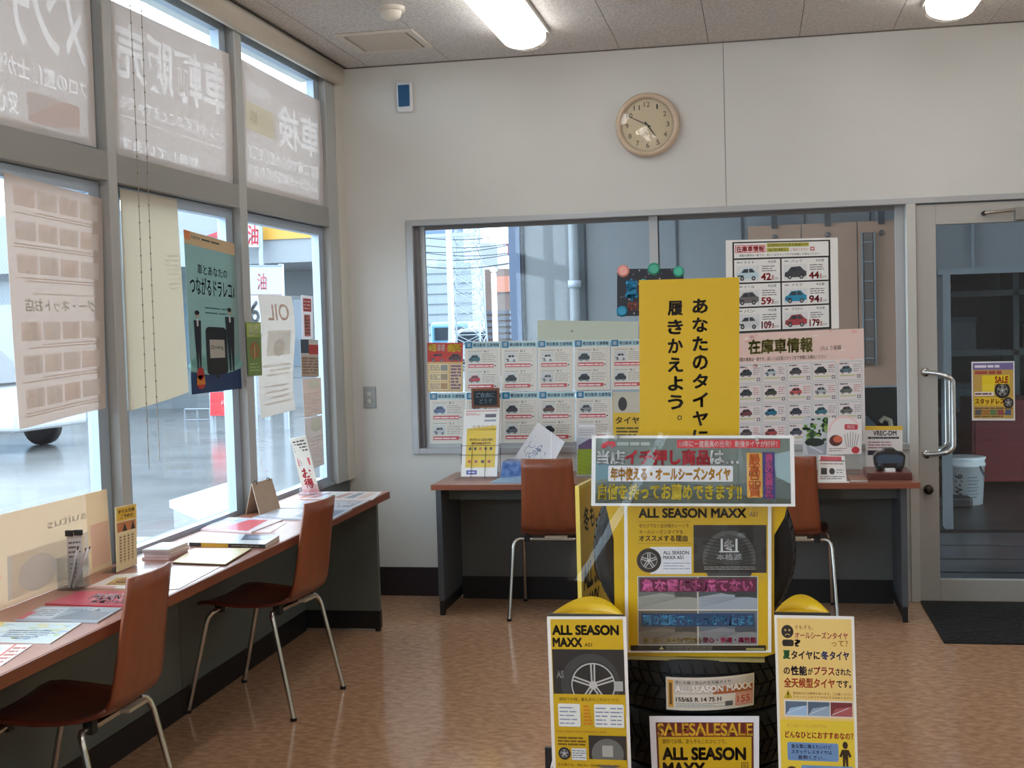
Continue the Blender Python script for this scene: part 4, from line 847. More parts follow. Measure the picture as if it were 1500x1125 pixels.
# green promotion poster
s = Sheet(74, 220, (150, 178, 174), .4, 'trans', .35)
s.rect(0, 0, 74, 18, (232, 200, 160), 1).rect(0, 0, 8, 12, (240, 150, 90), 2).text('NEW', 10, 5, 22, 9, (60, 70, 60), 2).lines(24, 4, 50, 10, 1, (70, 80, 60), 2, .4, 8)
s.text('車とあなたの', 16, 42, 60, 56, (44, 66, 70), 2, .02).text('つながるドラレコ♪', 5, 60, 70, 84, (44, 66, 70), 2, .03).lines(24, 98, 56, 112, 2, (90, 130, 130), 2, .3, 8)
s.ell(36, 184, 34, 18, (150, 206, 200), 1).rect(0, 190, 74, 220, (28, 62, 110), 2).ell(37, 182, 40, 14, (150, 206, 200), 3).ell(37, 178, 36, 12, (126, 184, 178), 4)
s.rrect(23, 128, 54, 196, 6, (24, 28, 32), 5).rect(28, 146, 50, 172, (210, 206, 196), 6).text('Driving', 30, 154, 48, 161, (60, 60, 60), 7).rect(36, 196, 41, 201, (24, 28, 32), 5)
for (px, w_, hd) in ((12, 5, 112), (60, 7, 104)):
    s.ell(px, hd, 3, 4.5, (200, 170, 150), 6, 10).ell(px, hd-2.5, 3.3, 3.2, (24, 24, 28), 7, 10).poly([(px-w_, hd+8), (px+w_, hd+8), (px+w_*.8, hd+44), (px+w_*.5, 192), (px+1, 192), (px, hd+50), (px-1, 192), (px-w_*.5, 192), (px-w_*.8, hd+44)], (28, 32, 44), 6).rect(px-1.2, hd+6, px+1.2, hd+16, (225, 225, 225), 7)
s.poly([(8, 195), (18, 195), (19, 208), (7, 208)], (236, 150, 50), 8).ell(13, 193, 5, 9, (200, 50, 50), 8).ell(13, 206, 6, 8, (210, 60, 50), 7)
s.build('promotion_poster', lq((269, 336), (343, 357), (281, 578), (354, 569), -2.19), 'green poster with a black gadget between two suited figures', 'poster', nu=2, nv=2)
s = Sheet(24, 80, (112, 138, 70), .4, 'trans', .15)
s.rect(1, 1, 23, 22, (176, 196, 90), 1).text('全席', 3, 3, 21, 11, (240, 244, 220), 2, .03).text('禁煙', 3, 12, 21, 20, (240, 244, 220), 2, .03).ring(12, 42, 7, 12, 2, (190, 90, 50), 2, 16).line(7, 33, 17, 51, 2, (190, 90, 50), 2).line(12, 34, 12, 54, 2, (200, 150, 90), 3).lines(3, 60, 21, 74, 3, (150, 180, 110), 1, .5, 6)
s.build('no_smoking_notice', lq((360, 472), (382, 472), (364, 551), (384, 550), -2.164), 'small green notice taped to the second window post', 'notice')
s = tsheet(58, 190, (212, 206, 200), .6); s.text('OIL', 10, 14, 46, 40, (240, 226, 220), 1, .02).rect(8, 56, 48, 96, (236, 232, 226), 1).ell(28, 84, 10, 14, (234, 230, 224), 2).lines(6, 108, 52, 130, 3, (238, 230, 222), 1, .5, 8).lines(8, 140, 50, 176, 4, (240, 230, 224), 1, .4, 10)
s.build('window_print', lq((378, 431), (427, 434), (384, 613), (434, 600)), 'narrow pale print on the last lower pane before the corner', 'print', nu=4, nv=6, bend=lambda a, b: .012*math.sin(6*b))
def small(q, base, label, W=20, H=60, fn=None, trans=.3):
    s = Sheet(W, H, base, .4, 'trans', trans); fn(s); s.build('window_notice', q, label, 'notice', 'small notices stacked beside the corner')
def f1(s): s.rect(3, 4, 17, 22, (186, 70, 74), 1).lines(4, 6, 16, 20, 3, (236, 210, 206), 2, .4, 5).rect(4, 26, 15, 56, (196, 120, 110), 1).lines(5, 27, 14, 54, 6, (110, 80, 80), 2, .5, 4)
def f2(s): s.rect(0, 0, 9, 22, (60, 80, 100), 1).rect(9, 8, 20, 24, (206, 70, 60), 1).rect(0, 26, 20, 60, (206, 184, 164), 1).lines(1, 28, 19, 56, 6, (150, 120, 100), 2, .5, 5)
def f3(s): s.ell(12, 10, 6, 8, (238, 242, 230), 1).lines(2, 22, 19, 56, 8, (240, 224, 218), 1, .5, 5)
small(lq((441, 432), (458, 434), (443, 497), (459, 497)), (232, 230, 232), 'white notice with red block, topmost beside the window corner', fn=f1)
small(lq((440, 497), (466, 498), (442, 552), (467, 552)), (196, 190, 184), 'brown and red notice, second from the top beside the corner', fn=f2)
small(lq((443, 555), (470, 553), (446, 612), (472, 606)), (222, 208, 200), 'pink-white notice, third from the top beside the corner', fn=f3)
small(lq((446, 613), (472, 608), (450, 690), (475, 680)), (218, 210, 206), 'plain pale notice, lowest beside the window corner', fn=f3)

# ================================================================== TYRE DISPLAY
YEL = (208, 168, 12)
def tyre(name, label, c, axis, R=.278, W=.155, rim=False):
    t = thing('tyre', label, 'tyre', c, group='tyres of the display'); o = t.location
    h = W/2; ax = 'z' if axis == 'z' else 'y'
    prof = [(R*.66, -h*.62), (R*.7, -h*.8), (R*.8, -h*.98), (R*.9, -h), (R*.955, -h*.92), (R*.968, -h*.8), (R*.972, 0), (R*.968, h*.8), (R*.955, h*.92), (R*.9, h), (R*.8, h*.98), (R*.7, h*.8), (R*.66, h*.62), (R*.66, -h*.62)]
    RB = mat((22, 22, 23), .55, spec=.4)
    MB().lathe(prof, o, RB, ax, 64).build('casing', t, o)
    m = MB(); n = 54; RT = mat((28, 28, 30), .6, spec=.35)
    for row, (v0, v1, sk) in enumerate(((-.92, -.5, .05), (-.44, -.04, .075), (.04, .44, -.075), (.5, .92, -.05))):
        for k in range(n):
            a0 = 2*PI*(k+(.5 if row % 2 else 0))/n; da = 2*PI/n*.74
            P = []
            for r_ in (R*.965, R*(1.0 if abs(v0) < .5 and abs(v1) < .5 else .994)):
                for (v, da_) in ((v0, 0), (v0, da), (v1, da), (v1, 0)):
                    a = a0+da_+sk*(v-(v0+v1)/2)*2; rr = r_*(1-.03*max(0, abs(v)-.6)/.3)
                    if ax == 'z': P.append((o.x+rr*math.cos(a), o.y+rr*math.sin(a), o.z+v*h))
                    else: P.append((o.x+rr*math.cos(a), o.y+v*h, o.z+rr*math.sin(a)))
            m.add(P, [(0, 1, 2, 3), (4, 7, 6, 5), (0, 4, 5, 1), (1, 5, 6, 2), (2, 6, 7, 3), (3, 7, 4, 0)], RT)
    tr = m.build('tread_blocks', t, o, kind='stuff')
    for sgn in (-1, 1):
        MB().lathe([(R*.84, sgn*h*1.0), (R*.86, sgn*h*1.015), (R*.88, sgn*h*1.0)], o, RB, ax, 48).build('sidewall_rib', t, o)
    return t
TX0, TY0 = -.187, 3.68
for k, lb in enumerate(('lying tyre at the bottom of the display stack, behind the sale poster', 'lying tyre in the middle of the display stack', 'lying tyre at the top of the stack, wearing the size label')):
    tyre('tyre', lb, (TX0, TY0, .072+.0775+k*.1565), 'z')
tyre('tyre', 'upright tyre standing on the stack behind the yellow board', (TX0, 3.55, .542+.2785), 'y')
t = thing('tyre_pallet', 'low black base board under the stacked tyres', 'base', (TX0, TY0, 0)); o = t.location
MB().box(TX0-.2, TY0-.27, .03, TX0+.2, TY0+.27, .0705, mat((28, 28, 30), .5)).build('board', t, o, bevel=.006)
for sx in (-.17, .17):
    for sy in (-.24, .22): MB().lathe([(0, -.03), (.025, -.03), (.025, 0), (0, 0)], (TX0+sx, TY0+sy, .03), BLK, 'z', 12).build('foot', t, o)
def q4(a, b, c, d, Yv): return [onY(a[0], a[1], Yv), onY(b[0], b[1], Yv), onY(c[0], c[1], Yv), onY(d[0], d[1], Yv)]
# size label on the tread
R_ = .2805; ql = q4((975, 992), (1105, 992), (976, 1040), (1104, 1040), 3.405); wl_ = (ql[1]-ql[0]).length; xoff = (ql[0].x+ql[1].x)/2-TX0
base_y = TY0-math.sqrt(R_**2-(wl_/2)**2)
ql = [Vector((p.x, base_y, p.z)) for p in ql]
s = Sheet(130, 48, (222, 212, 196), .3, coat=.3, seg=14)
s.rect(3, 4, 11, 44, (220, 160, 60), 1).rect(5, 8, 9, 40, (110, 80, 40), 2).rect(12, 3, 128, 25, (206, 196, 186), 1).rect(70, 14, 128, 25, (176, 100, 60), 2).text('雪にも強く安心の全天候タイヤ', 14, 4.5, 96, 10, (60, 54, 50), 3, .01)
s.text('ALL SEASON MAXX', 14, 12, 126, 21, (246, 240, 232), 4, .06, (150, 90, 60), .09).text('155/65 R 14 75 H', 15, 29, 82, 35, (40, 38, 38), 2, .04).lines(15, 37, 90, 44, 3, (130, 140, 150), 2, .35, 8).rect(88, 36, 99, 43, (90, 90, 92), 3)
s.frame(103, 26, 128, 44, 1, (220, 120, 90), 2).rect(104, 27, 127, 43, (226, 170, 150), 1).text('155', 106, 30, 124, 40, (200, 80, 60), 3, .03)
s.build('size_label', ql, 'white and brown size label curved over the tread of the top lying tyre', 'label', nu=16, nv=1, bend=lambda a, b: math.sqrt(R_**2-((a-.5)*wl_+xoff)**2)-math.sqrt(R_**2-(wl_/2)**2)-.0)
# yellow board with shoulders and the printed poster on it
YB = 3.435
t = thing('display_board', 'yellow shaped board in front of the upright tyre', 'board', onY(1018, 960, YB)); o = t.location
pts = [(888, 742), (915, 700), (1122, 700), (1153, 742), (1149, 758), (1134, 784), (1134, 900), (1140, 935), (1152, 952), (1120, 962), (915, 962), (901, 952), (899, 790), (893, 764)]
P3 = [onY(x, y, YB) for x, y in pts]; top = [onY(880, 738, YB), onY(1153, 738, YB)]
MB().prism([(p.x, p.z) for p in P3], 'y', YB, YB+.02, mat(YEL, .4)).build('panel', t, o)
MB().box(P3[10].x, YB-.014, P3[10].z-.004, P3[9].x, YB+.02, P3[10].z+.004, mat((150, 140, 90), .4)).build('bottom_ledge', t, o)
for px in (950, 1080): q_ = onY(px, 720, YB); MB().box(q_.x-.02, 3.3615, q_.z-.02, q_.x+.02, YB, q_.z+.02, mat((230, 228, 220), .5)).build('banner_bracket', t, o)
s = Sheet(212, 216, (240, 238, 232), .3, coat=.5)
s.rect(5, 0, 207, 212, (208, 168, 12), 1)
s.text('ALL SEASON MAXX', 22, 4, 176, 17, (24, 22, 20), 2, .06).text('AS1', 181, 9, 192, 16, (60, 50, 20), 2)
s.line(20, 23, 98, 23, .6, (150, 110, 20), 2).text('冬だけでなく全天候のシーンで', 22, 26, 94, 32, (90, 60, 10), 2, .02).text('オールシーズンタイヤを', 22, 35, 86, 41, (90, 60, 10), 2, .02).text('オススメする理由', 22, 43, 92, 52, (40, 30, 14), 2, .04).line(20, 55, 98, 55, .6, (150, 110, 20), 2)
s.rect(38, 60, 98, 100, (224, 224, 228), 2).wheel(36, 80, 18, 3).text('ALL SEASON', 57, 66, 94, 71, (40, 40, 44), 3, .03).text('MAXX AS1', 57, 73, 86, 78, (40, 40, 44), 3, .03).lines(57, 82, 96, 94, 3, (60, 90, 140), 3, .2, 14)
s.rect(101, 28, 205, 98, (30, 32, 34), 2).ell(152, 78, 38, 42, (84, 88, 86), 3, 28).ell(152, 86, 33, 44, (56, 60, 60), 4, 28).rect(101, 86, 205, 98, (24, 26, 28), 6)
for k in range(9): s.line(118-2*abs(k-4)*.3, 46+k*5, 143, 51+k*5, 1.6, (22, 24, 26), 5).line(161, 51+k*5, 186+1*abs(k-4)*.3, 46+k*5, 1.2, (30, 34, 34), 5)
s.rect(140, 48, 143, 68, (210, 212, 212), 6).rect(161, 48, 164, 68, (210, 212, 212), 6).rect(138, 66, 166, 68, (210, 212, 212), 6).text('冬', 145, 49, 159, 65, (214, 216, 216), 7, .05).text('本格派', 134, 70, 170, 79, (214, 216, 216), 7, .04).lines(116, 88, 190, 94, 2, (170, 172, 172), 7, .3, 9)
for (x0, y0, x1, y1, ca, cb) in ((20, 104, 106, 152, (106, 108, 104), (150, 150, 142)), (108, 104, 192, 152, (70, 84, 86), (150, 160, 170)), (20, 154, 106, 204, (96, 92, 84), (120, 112, 100)), (108, 154, 192, 204, (96, 108, 120), (128, 130, 134))):
    s.rect(x0, y0, x1, y1, ca, 2).poly([(x0, y1), (x0, y0+(y1-y0)*.62), (x0+(x1-x0)*.4, y0+(y1-y0)*.5), (x1, y0+(y1-y0)*.66), (x1, y1)], cb, 3)
    for k in range(5): s.line(x0+4, y1-4-k*3, x0+(x1-x0)*(.5+.08*k), y1-13-k*1.6, .7, tuple(int(c*.82) for c in cb), 4)
    s.rect(x0+(x1-x0)*.62, y0+(y1-y0)*.36, x1-2, y0+(y1-y0)*.62, tuple(int(c*.7) for c in ca), 4)
s.frame(19, 103, 193, 205, .9, (214, 214, 208), 5).rect(19, 152, 193, 153.5, (214, 214, 208), 5).rect(106, 104, 107.5, 204, (200, 200, 196), 5)
s.rect(22, 106, 190, 126, (92, 24, 60), 6).text('急な雪にも慌てない', 26, 108, 186, 125, (255, 128, 190), 8, .05, (60, 10, 40), .07)
s.rect(24, 158, 188, 177, (20, 60, 100), 6).text('雨の道路でもしっかり止まる', 27, 160, 186, 175, (110, 200, 250), 8, .04, (14, 40, 80), .07)
s.text('オールシーズンタイヤだから', 28, 193, 112, 201, (220, 186, 70), 8, .04, (70, 40, 20), .06).text('安心・快適・高性能', 114, 193, 190, 201, (210, 60, 100), 8, .04, (80, 20, 40), .06)
s.rect(8, 205, 204, 213, (22, 20, 18), 7).poly([(50, 211), (57, 211), (53.5, 206)], (180, 170, 120), 8).lines(60, 206, 150, 212, 2, (150, 145, 130), 8, .3, 9).rect(176, 209, 202, 212, (160, 150, 90), 8)
s.build('display_poster', q4((914, 741), (1130, 741), (916, 956), (1130, 956), YB-.006), 'yellow printed poster with tread photo and pink and blue slogans', 'poster', gap=.00025)
# tall yellow sign
b1, b2 = onY(938, 745, 3.5), onY(1083, 745, 3.5)
s = Sheet(147, 335, (208, 168, 12), .4, coat=.2)
s.vtext('あなたのタイヤに', 90, 30, 21, 27.2, (44, 32, 16), 1, .05).vtext('履きかえよう。', 53.5, 32, 21, 27.4, (44, 32, 16), 1, .05)
s.build('vertical_sign', [onY(936, 410.5, 3.5), onY(1083, 406, 3.5), b1, b2], 'tall yellow sign with two vertical rows of black lettering', 'sign', th=.006)
MB().box(onY(1000, 740, 3.51).x-.012, 3.508, .6, onY(1000, 740, 3.51).x+.012, 3.52, 1.45, WHITE).build('sign_stick', org=(-.2, 3.51, .6), label='white stick holding the tall yellow sign from behind', cat='stick')
# banner
s = Sheet(296, 103, (238, 238, 236), .25, coat=.6)
s.rect(6, 4, 290, 99, (112, 124, 118), 1).poly([(6, 70), (80, 60), (180, 74), (290, 62), (290, 99), (6, 99)], (92, 106, 104), 2).poly([(6, 84), (120, 78), (290, 92), (290, 99), (6, 99)], (74, 84, 74), 3).line(20, 97, 130, 84, 1.5, (50, 56, 52), 4).poly([(6, 40), (28, 42), (28, 62), (6, 66)], (104, 140, 152), 3).poly([(264, 28), (290, 22), (290, 70), (270, 60)], (150, 176, 180), 2)
s.poly([(14, 18), (16, 12), (24, 8), (35, 9), (36, 17), (31, 14), (26, 12), (21, 14), (18, 18)], (206, 40, 60), 4).line(25, 13, 19, 18, 1.6, (206, 40, 60), 4).line(26, 13, 32, 18, 1.6, (206, 40, 60), 4)
s.lines(38, 8, 92, 16, 1, (170, 180, 176), 4, .6, 7)
s.rect(127, 6, 276, 18, (206, 50, 60), 4).text('10年に一度最高の出来！最強タイヤが好評！', 131, 7.5, 272, 16.5, (252, 226, 226), 5, .03)
s.text('当店', 9, 22, 49, 41, (246, 248, 248), 6, .05, (60, 66, 64), .1).text('イチ押し商品', 51, 21, 174, 42, (214, 40, 60), 6, .06, (110, 20, 30), .08).text('は…', 176, 22, 216, 41, (246, 248, 248), 6, .05, (70, 76, 74), .1)
s.rrect(25, 44, 208, 67, 2, (226, 226, 228), 4).text('年中使える・オールシーズンタイヤ', 29, 47, 204, 65, (226, 160, 50), 6, .045, (110, 64, 20), .07)
s.text('自信を持ってお薦めできます!!', 11, 71, 220, 93, (240, 214, 60), 6, .05, (60, 60, 20), .08)
s.rrect(228, 25, 250, 90, 2, (226, 170, 60), 4).vtext('最高品質', 239, 27, 17, 15.5, (238, 120, 40), 6, .05, (250, 236, 150), .07)
s.rrect(251, 24, 268, 92, 1, (50, 40, 120), 4).vtext('満足の実績から', 259.5, 26, 10, 9.3, (226, 90, 150), 6, .05, (60, 20, 80), .05)
s.build('display_banner', q4((867, 638), (1163, 638), (866, 741), (1165, 742), 3.36), 'wide laminated banner with colourful lettering across the tyre display', 'banner', gap=.00025)
# clear film cover hanging over the banner
m = MB(); gq = q4((872, 632), (1140, 634), (832, 850), (1134, 850), 3.325); NX, NZ = 60, 40; vs_ = []
for j in range(NZ+1):
    for i in range(NX+1):
        a, b = i/NX, j/NZ; p = gq[0]*(1-a)*(1-b)+gq[1]*a*(1-b)+gq[2]*(1-a)*b+gq[3]*a*b
        d1 = a-(.42-.34*b); d2 = a-(.84+.08*b)
        p = p+Vector((0, -.02*math.exp(-(d1/.022)**2)-.028*math.exp(-(d2/.035)**2)-.008*math.exp(-((d2-.07)/.02)**2)-.006*math.sin(b*3+a*4), 0)); vs_.append(p)
m.add(vs_, [(j*(NX+1)+i, j*(NX+1)+i+1, (j+1)*(NX+1)+i+1, (j+1)*(NX+1)+i) for j in range(NZ) for i in range(NX)], glass((252, 253, 253), refl=1.3, smear=.4, name='film'), True)
CL = mat((170, 176, 172), .3)
m.box(gq[0].x+.05, 3.318, gq[0].z-.02, gq[0].x+.058, 3.3595, gq[0].z-.014, CL).box(gq[1].x-.058, 3.318, gq[1].z-.02, gq[1].x-.05, 3.3595, gq[1].z-.014, CL)
m.build('film_cover', org=gq[2], label='clear creased plastic film hanging over the display banner', cat='film')
# sale poster
s = Sheet(160, 150, (232, 230, 236), .3, coat=.4)
s.rect(9, 9, 152, 150, (96, 30, 20), 1).rect(12, 30, 149, 150, (208, 168, 12), 2)
for k in range(3): s.text('SALE', 12+k*46.5, 10.5, 57+k*46.5, 28, (255, 210, 60), 4, .03, (190, 60, 30), .07)
s.text('便利でお得。夏も冬もこれひとつで。', 18, 33, 112, 40, (90, 60, 14), 3, .01).text('ALL SEASON', 18, 46, 140, 63, (40, 28, 12), 3, .07).text('MAXX', 18, 68, 80, 85, (40, 28, 12), 3, .07).frame(134, 67, 144, 79, 1, (60, 40, 10), 3).text('冬', 135.5, 69, 142.5, 77, (60, 40, 10), 3).wheel(80, 118, 26, 3)
q = q4((951, 1049), (1112, 1049), (958, 1200), (1112, 1200), 3.38); s.build('sale_poster', q, 'yellow poster headed with three SALE words, leaning on the lower tyres', 'poster')
# side towers
def tower(label, x0, x1, y0, Yv, shift=0.):
    a, b = onY(x0, y0, Yv), onY(x1, y0, Yv); zt = a.z-.005; xm = (a.x+b.x)/2
    t = thing('display_tower', label, 'stand', (xm, Yv+.07, 0)); o = t.location; Y1 = Yv+.008; w_ = (b.x-a.x)/2
    m = MB(); 
    MB().prism([(xm-w_*.92, Y1), (xm+w_*.92, Y1), (xm, Y1+.17)], 'z', 0, zt, mat(YEL, .4)).build('column', t, o)
    m = MB(); n = 14; vs_ = []
    for i in range(n+1):
        u = -1+2*i/n; hz_ = .05*(1-u*u)
        vs_ += [(xm+u*w_*.95, Y1+.004+.06*(1-u*u), zt-.01), (xm+u*w_*.93, Y1+.012+.085*(1-u*u), zt+.004+.03*(1-u*u))]
    m.add(vs_, [(2*i, 2*i+2, 2*i+3, 2*i+1) for i in range(n)], mat(YEL, .4), True); c = m.build('curved_top', t, o); sd = c.modifiers.new('s', 'SOLIDIFY'); sd.thickness = .003
    for k in range(4): MB().box(xm+(-w_*.5 if x0 < 900 else w_*.2)+k*.011, Y1+.055-.012*(k if x0 < 900 else 3-k)*(-1), zt+.018, xm+(-w_*.5 if x0 < 900 else w_*.2)+k*.011+.008, Y1+.056-.012*(k if x0 < 900 else 3-k)*(-1), zt+.023, BLK) if 0 else None
    MB().box(xm-w_*.98, Y1-.004, zt, xm+w_*.98, Y1+.002, zt+.008, mat((60, 56, 50), .4)).build('clip_rail', t, o)
    return t
tower('yellow three-sided display tower left of the stacked tyres', 803, 915, 901, 3.3)
s = Sheet(118, 340, (236, 228, 220), .3, coat=.4)
s.rect(5, 4, 113, 336, (206, 166, 18), 1).text('ALL SEASON', 8, 13, 106, 26, (34, 28, 16), 2, .07).text('MAXX', 8, 31, 51, 43, (34, 28, 16), 2, .07).text('AS1', 55, 38, 66, 43, (34, 28, 16), 2, .02)
s.rect(6, 47, 113, 112, (38, 36, 36), 2).ell(62, 96, 44, 43, (58, 60, 60), 3, 30).ell(66, 98, 35, 34, (34, 36, 36), 4, 30).ring(66, 98, 33, 32, 2, (180, 180, 178), 5, 30)
for k in range(5):
    an = -PI/2+k*2*PI/5; 
    for o_ in (-.1, .1): s.line(66-math.sin(an)*o_*20, 98+math.cos(an)*o_*20, 66+math.cos(an)*31-math.sin(an)*o_*26, 98+math.sin(an)*31+math.cos(an)*o_*26, 2.4, (186, 182, 176), 6)
s.ell(66, 98, 6, 6, (190, 188, 184), 7, 12).rect(6, 111, 113, 141, (206, 166, 18), 8).text('AS', 12, 78, 22, 88, (180, 180, 176), 5, .04).rect(98, 92, 110, 106, (170, 168, 164), 7)
s.text('便利でお得。夏も冬もこれひとつで。', 14, 116, 104, 121, (80, 56, 12), 9, .01)
s.rrect(12, 125, 45, 158, 2, (230, 228, 220), 9).lines(14, 128, 43, 156, 5, (130, 140, 170), 10, .3, 8).rrect(66, 125, 110, 158, 2, (230, 228, 220), 9).lines(68, 128, 88, 156, 5, (120, 130, 160), 10, .3, 8).lines(90, 128, 108, 156, 5, (120, 130, 160), 10, .3, 6).lines(50, 126, 62, 156, 6, (210, 120, 30), 9, .5, 6)
s.lines(8, 162, 108, 168, 1, (190, 140, 20), 9, .4, 9).lines(10, 172, 52, 186, 3, (110, 76, 16), 9, .5, 8).rect(56, 170, 112, 206, (44, 40, 38), 9).ell(84, 196, 24, 22, (104, 104, 100), 10, 20).rect(76, 184, 92, 200, (170, 168, 160), 11).rect(56, 204, 112, 212, (206, 166, 18), 12)
s.wheel(19, 197, 9, 9).rect(30, 189, 52, 206, (214, 214, 210), 9).lines(31, 191, 51, 204, 4, (80, 90, 110), 10, .3, 8).text('急な雪にも、雨にも。全天候に対応します。', 8, 211, 104, 215, (120, 80, 16), 13, .01).rect(8, 219, 106, 229, (222, 218, 206), 13).lines(10, 220, 104, 228, 2, (70, 66, 60), 14, .4, 12).lines(8, 236, 106, 330, 12, (150, 110, 20), 2, .35, 12)
zb_ = .02
def down(q, z): return [q[0], q[1], Vector((q[0].x+.006, q[0].y, z)), Vector((q[1].x+.006, q[1].y, z))]
q = q4((801, 903), (917, 903), (801, 903), (917, 903), 3.3); s.build('tower_poster', down(q, .04), 'long yellow poster with alloy wheel photo on the left display tower', 'poster', gap=.0002)
tower('yellow three-sided display tower right of the stacked tyres', 1133, 1218, 899, 3.32)
s = Sheet(118, 340, (236, 230, 222), .3, coat=.4)
s.rect(4, 4, 114, 142, (236, 200, 120), 1).rect(4, 142, 114, 336, (232, 200, 60), 1)
s.ell(19, 22, 9, 9, (30, 28, 30), 2).ell(16, 20, 1.6, 1.6, (200, 170, 110), 3, 8).ell(22, 20, 1.6, 1.6, (200, 170, 110), 3, 8).ring(19, 28, 4, 3, 1, (200, 170, 110), 3, 10, 190, 350).rrect(11, 33, 28, 42, 3, (30, 28, 30), 2).text('?', 30, 33, 37, 42, (40, 30, 30), 2, .05)
s.text('そもそも、', 30, 13, 58, 19, (190, 120, 90), 2, .01).text('オールシーズンタイヤ', 30, 22, 108, 31, (200, 80, 90), 2, .03).text('って？', 84, 33, 108, 41, (214, 130, 70), 2, .02)
s.text('夏', 12, 48, 22, 59, (40, 120, 70), 2, .07).text('タイヤに', 24, 48, 66, 59, (60, 56, 70), 2, .05).text('冬', 68, 48, 79, 59, (40, 70, 140), 2, .06).text('タイヤ', 81, 48, 109, 59, (50, 60, 110), 2, .05)
s.text('の', 12, 71, 21, 80, (60, 40, 60), 2, .04).text('性能', 23, 69, 46, 81, (40, 36, 60), 2, .06).text('が', 48, 71, 55, 80, (60, 40, 60), 2, .04).text('プラス', 57, 69, 87, 80, (190, 60, 80), 2, .04).text('された', 89, 71, 111, 80, (60, 40, 70), 2, .04)
s.text('全天候型タイヤ', 12, 85, 87, 98, (220, 100, 60), 2, .05).text('です。', 90, 87, 111, 97, (60, 40, 60), 2, .04)
s.poly([(11, 113), (24, 113), (17.5, 101)], (200, 170, 40), 2).text('!', 16.5, 104.5, 18.5, 112, (60, 50, 20), 3).text('雪道走行には限界があります。ご注意ください', 25, 104, 112, 107.5, (150, 80, 40), 2, .01).text('スタッドレスタイヤの代わりではありません', 25, 109, 112, 112.5, (150, 80, 40), 2, .01)
for k, (ca, cb) in enumerate((((90, 110, 130), (160, 190, 220)), ((80, 100, 120), (150, 170, 190)), ((120, 50, 56), (170, 90, 90)))):
    s.rect(13+k*33.5, 117, 45+k*33.5, 136, ca, 3).poly([(13+k*33.5, 136), (20+k*33.5, 126), (45+k*33.5, 122), (45+k*33.5, 136)], cb, 4).line(15+k*33.5, 134, 40+k*33.5, 124, .8, (214, 220, 226), 5)
s.rect(11, 115, 113, 138, (224, 216, 206), 2).text('オールシーズンタイヤは…', 14, 147, 78, 153, (216, 170, 80), 2, .01).text('どんなひとにおすすめなの？', 11, 158, 112, 167, (190, 60, 60), 2, .04)
s.rrect(14, 173, 90, 198, 3, (110, 146, 190), 2).text('急な雪に備えたいけど', 20, 175.5, 80, 181, (40, 50, 90), 3, .03).text('スタッドレスタイヤは', 20, 183, 80, 188.5, (40, 50, 90), 3, .03).text('面倒くさい…', 30, 190.5, 72, 196, (40, 50, 90), 3, .03)
s.ell(100, 175, 4, 5, (50, 34, 20), 3, 12).poly([(95, 181), (105, 181), (109, 190), (106, 192), (104, 188), (104, 204), (101, 204), (100, 194), (99, 204), (96, 204), (96, 188), (94, 192), (91, 190)], (50, 34, 20), 3)
s.rrect(34, 204, 112, 230, 3, (110, 146, 190), 2).text('スタッドレスまでは', 42, 208, 104, 214, (40, 50, 90), 3, .03).text('いらないけど不安', 42, 217, 104, 223, (40, 50, 90), 3, .03).ell(20, 214, 9, 8, (70, 40, 30), 2).ell(20, 217, 5, 5, (230, 190, 150), 3).lines(12, 240, 108, 330, 10, (120, 90, 40), 2, .35, 12)
q = q4((1134, 901), (1251, 903), (1134, 903), (1251, 903), 3.3); s.build('tower_poster', down(q, .04), 'long orange and yellow poster with coloured lettering on the right display tower', 'poster', gap=.0002)
# angled board on the left, behind
a, b = onY(848, 712, 3.62), onY(881, 696, 3.88); b = a+(b-a)*1.5
s = Sheet(60, 160, (236, 206, 90), .35, coat=.3)
s.rect(2, 2, 60, 158, (226, 188, 40), 1)
s.text('冬も、', 6, 12, 30, 24, (60, 50, 20), 2, .04).text('ALL SEASON', 4, 40, 56, 52, (50, 40, 16), 2, .06).text('MAXX', 4, 56, 30, 68, (50, 40, 16), 2, .06).lines(5, 74, 50, 100, 3, (120, 90, 20), 2, .5, 12).lines(5, 104, 50, 124, 2, (190, 90, 40), 2, .5, 12).rect(2, 128, 60, 158, (70, 70, 74), 2).ell(34, 150, 20, 16, (130, 134, 140), 3)
s.build('side_board', [a, b, Vector((a.x, a.y, .03)), Vector((b.x, b.y, .03))], 'yellow angled side board standing left of the upright tyre', 'board', th=.012)
t = thing('floor_card', 'small black panel with rounded white outline left of the display tower', 'panel', (onY(810, 1100, 3.36).x, 3.36, 0))
a = onY(798, 1095, 3.36); b = onY(822, 1095, 3.36); o = t.location
MB().box(a.x, 3.36, 0, b.x+.02, 3.372, a.z, mat((26, 24, 26), .4)).build('panel', t, o)
MB().tube([(a.x+.045, 3.357, .02), (a.x+.022, 3.357, .04), (a.x+.015, 3.357, a.z-.06), (a.x+.022, 3.357, a.z-.035), (a.x+.045, 3.357, a.z-.025)], .0025, WHITE, 6).build('white_outline', t, o)
t.location = o

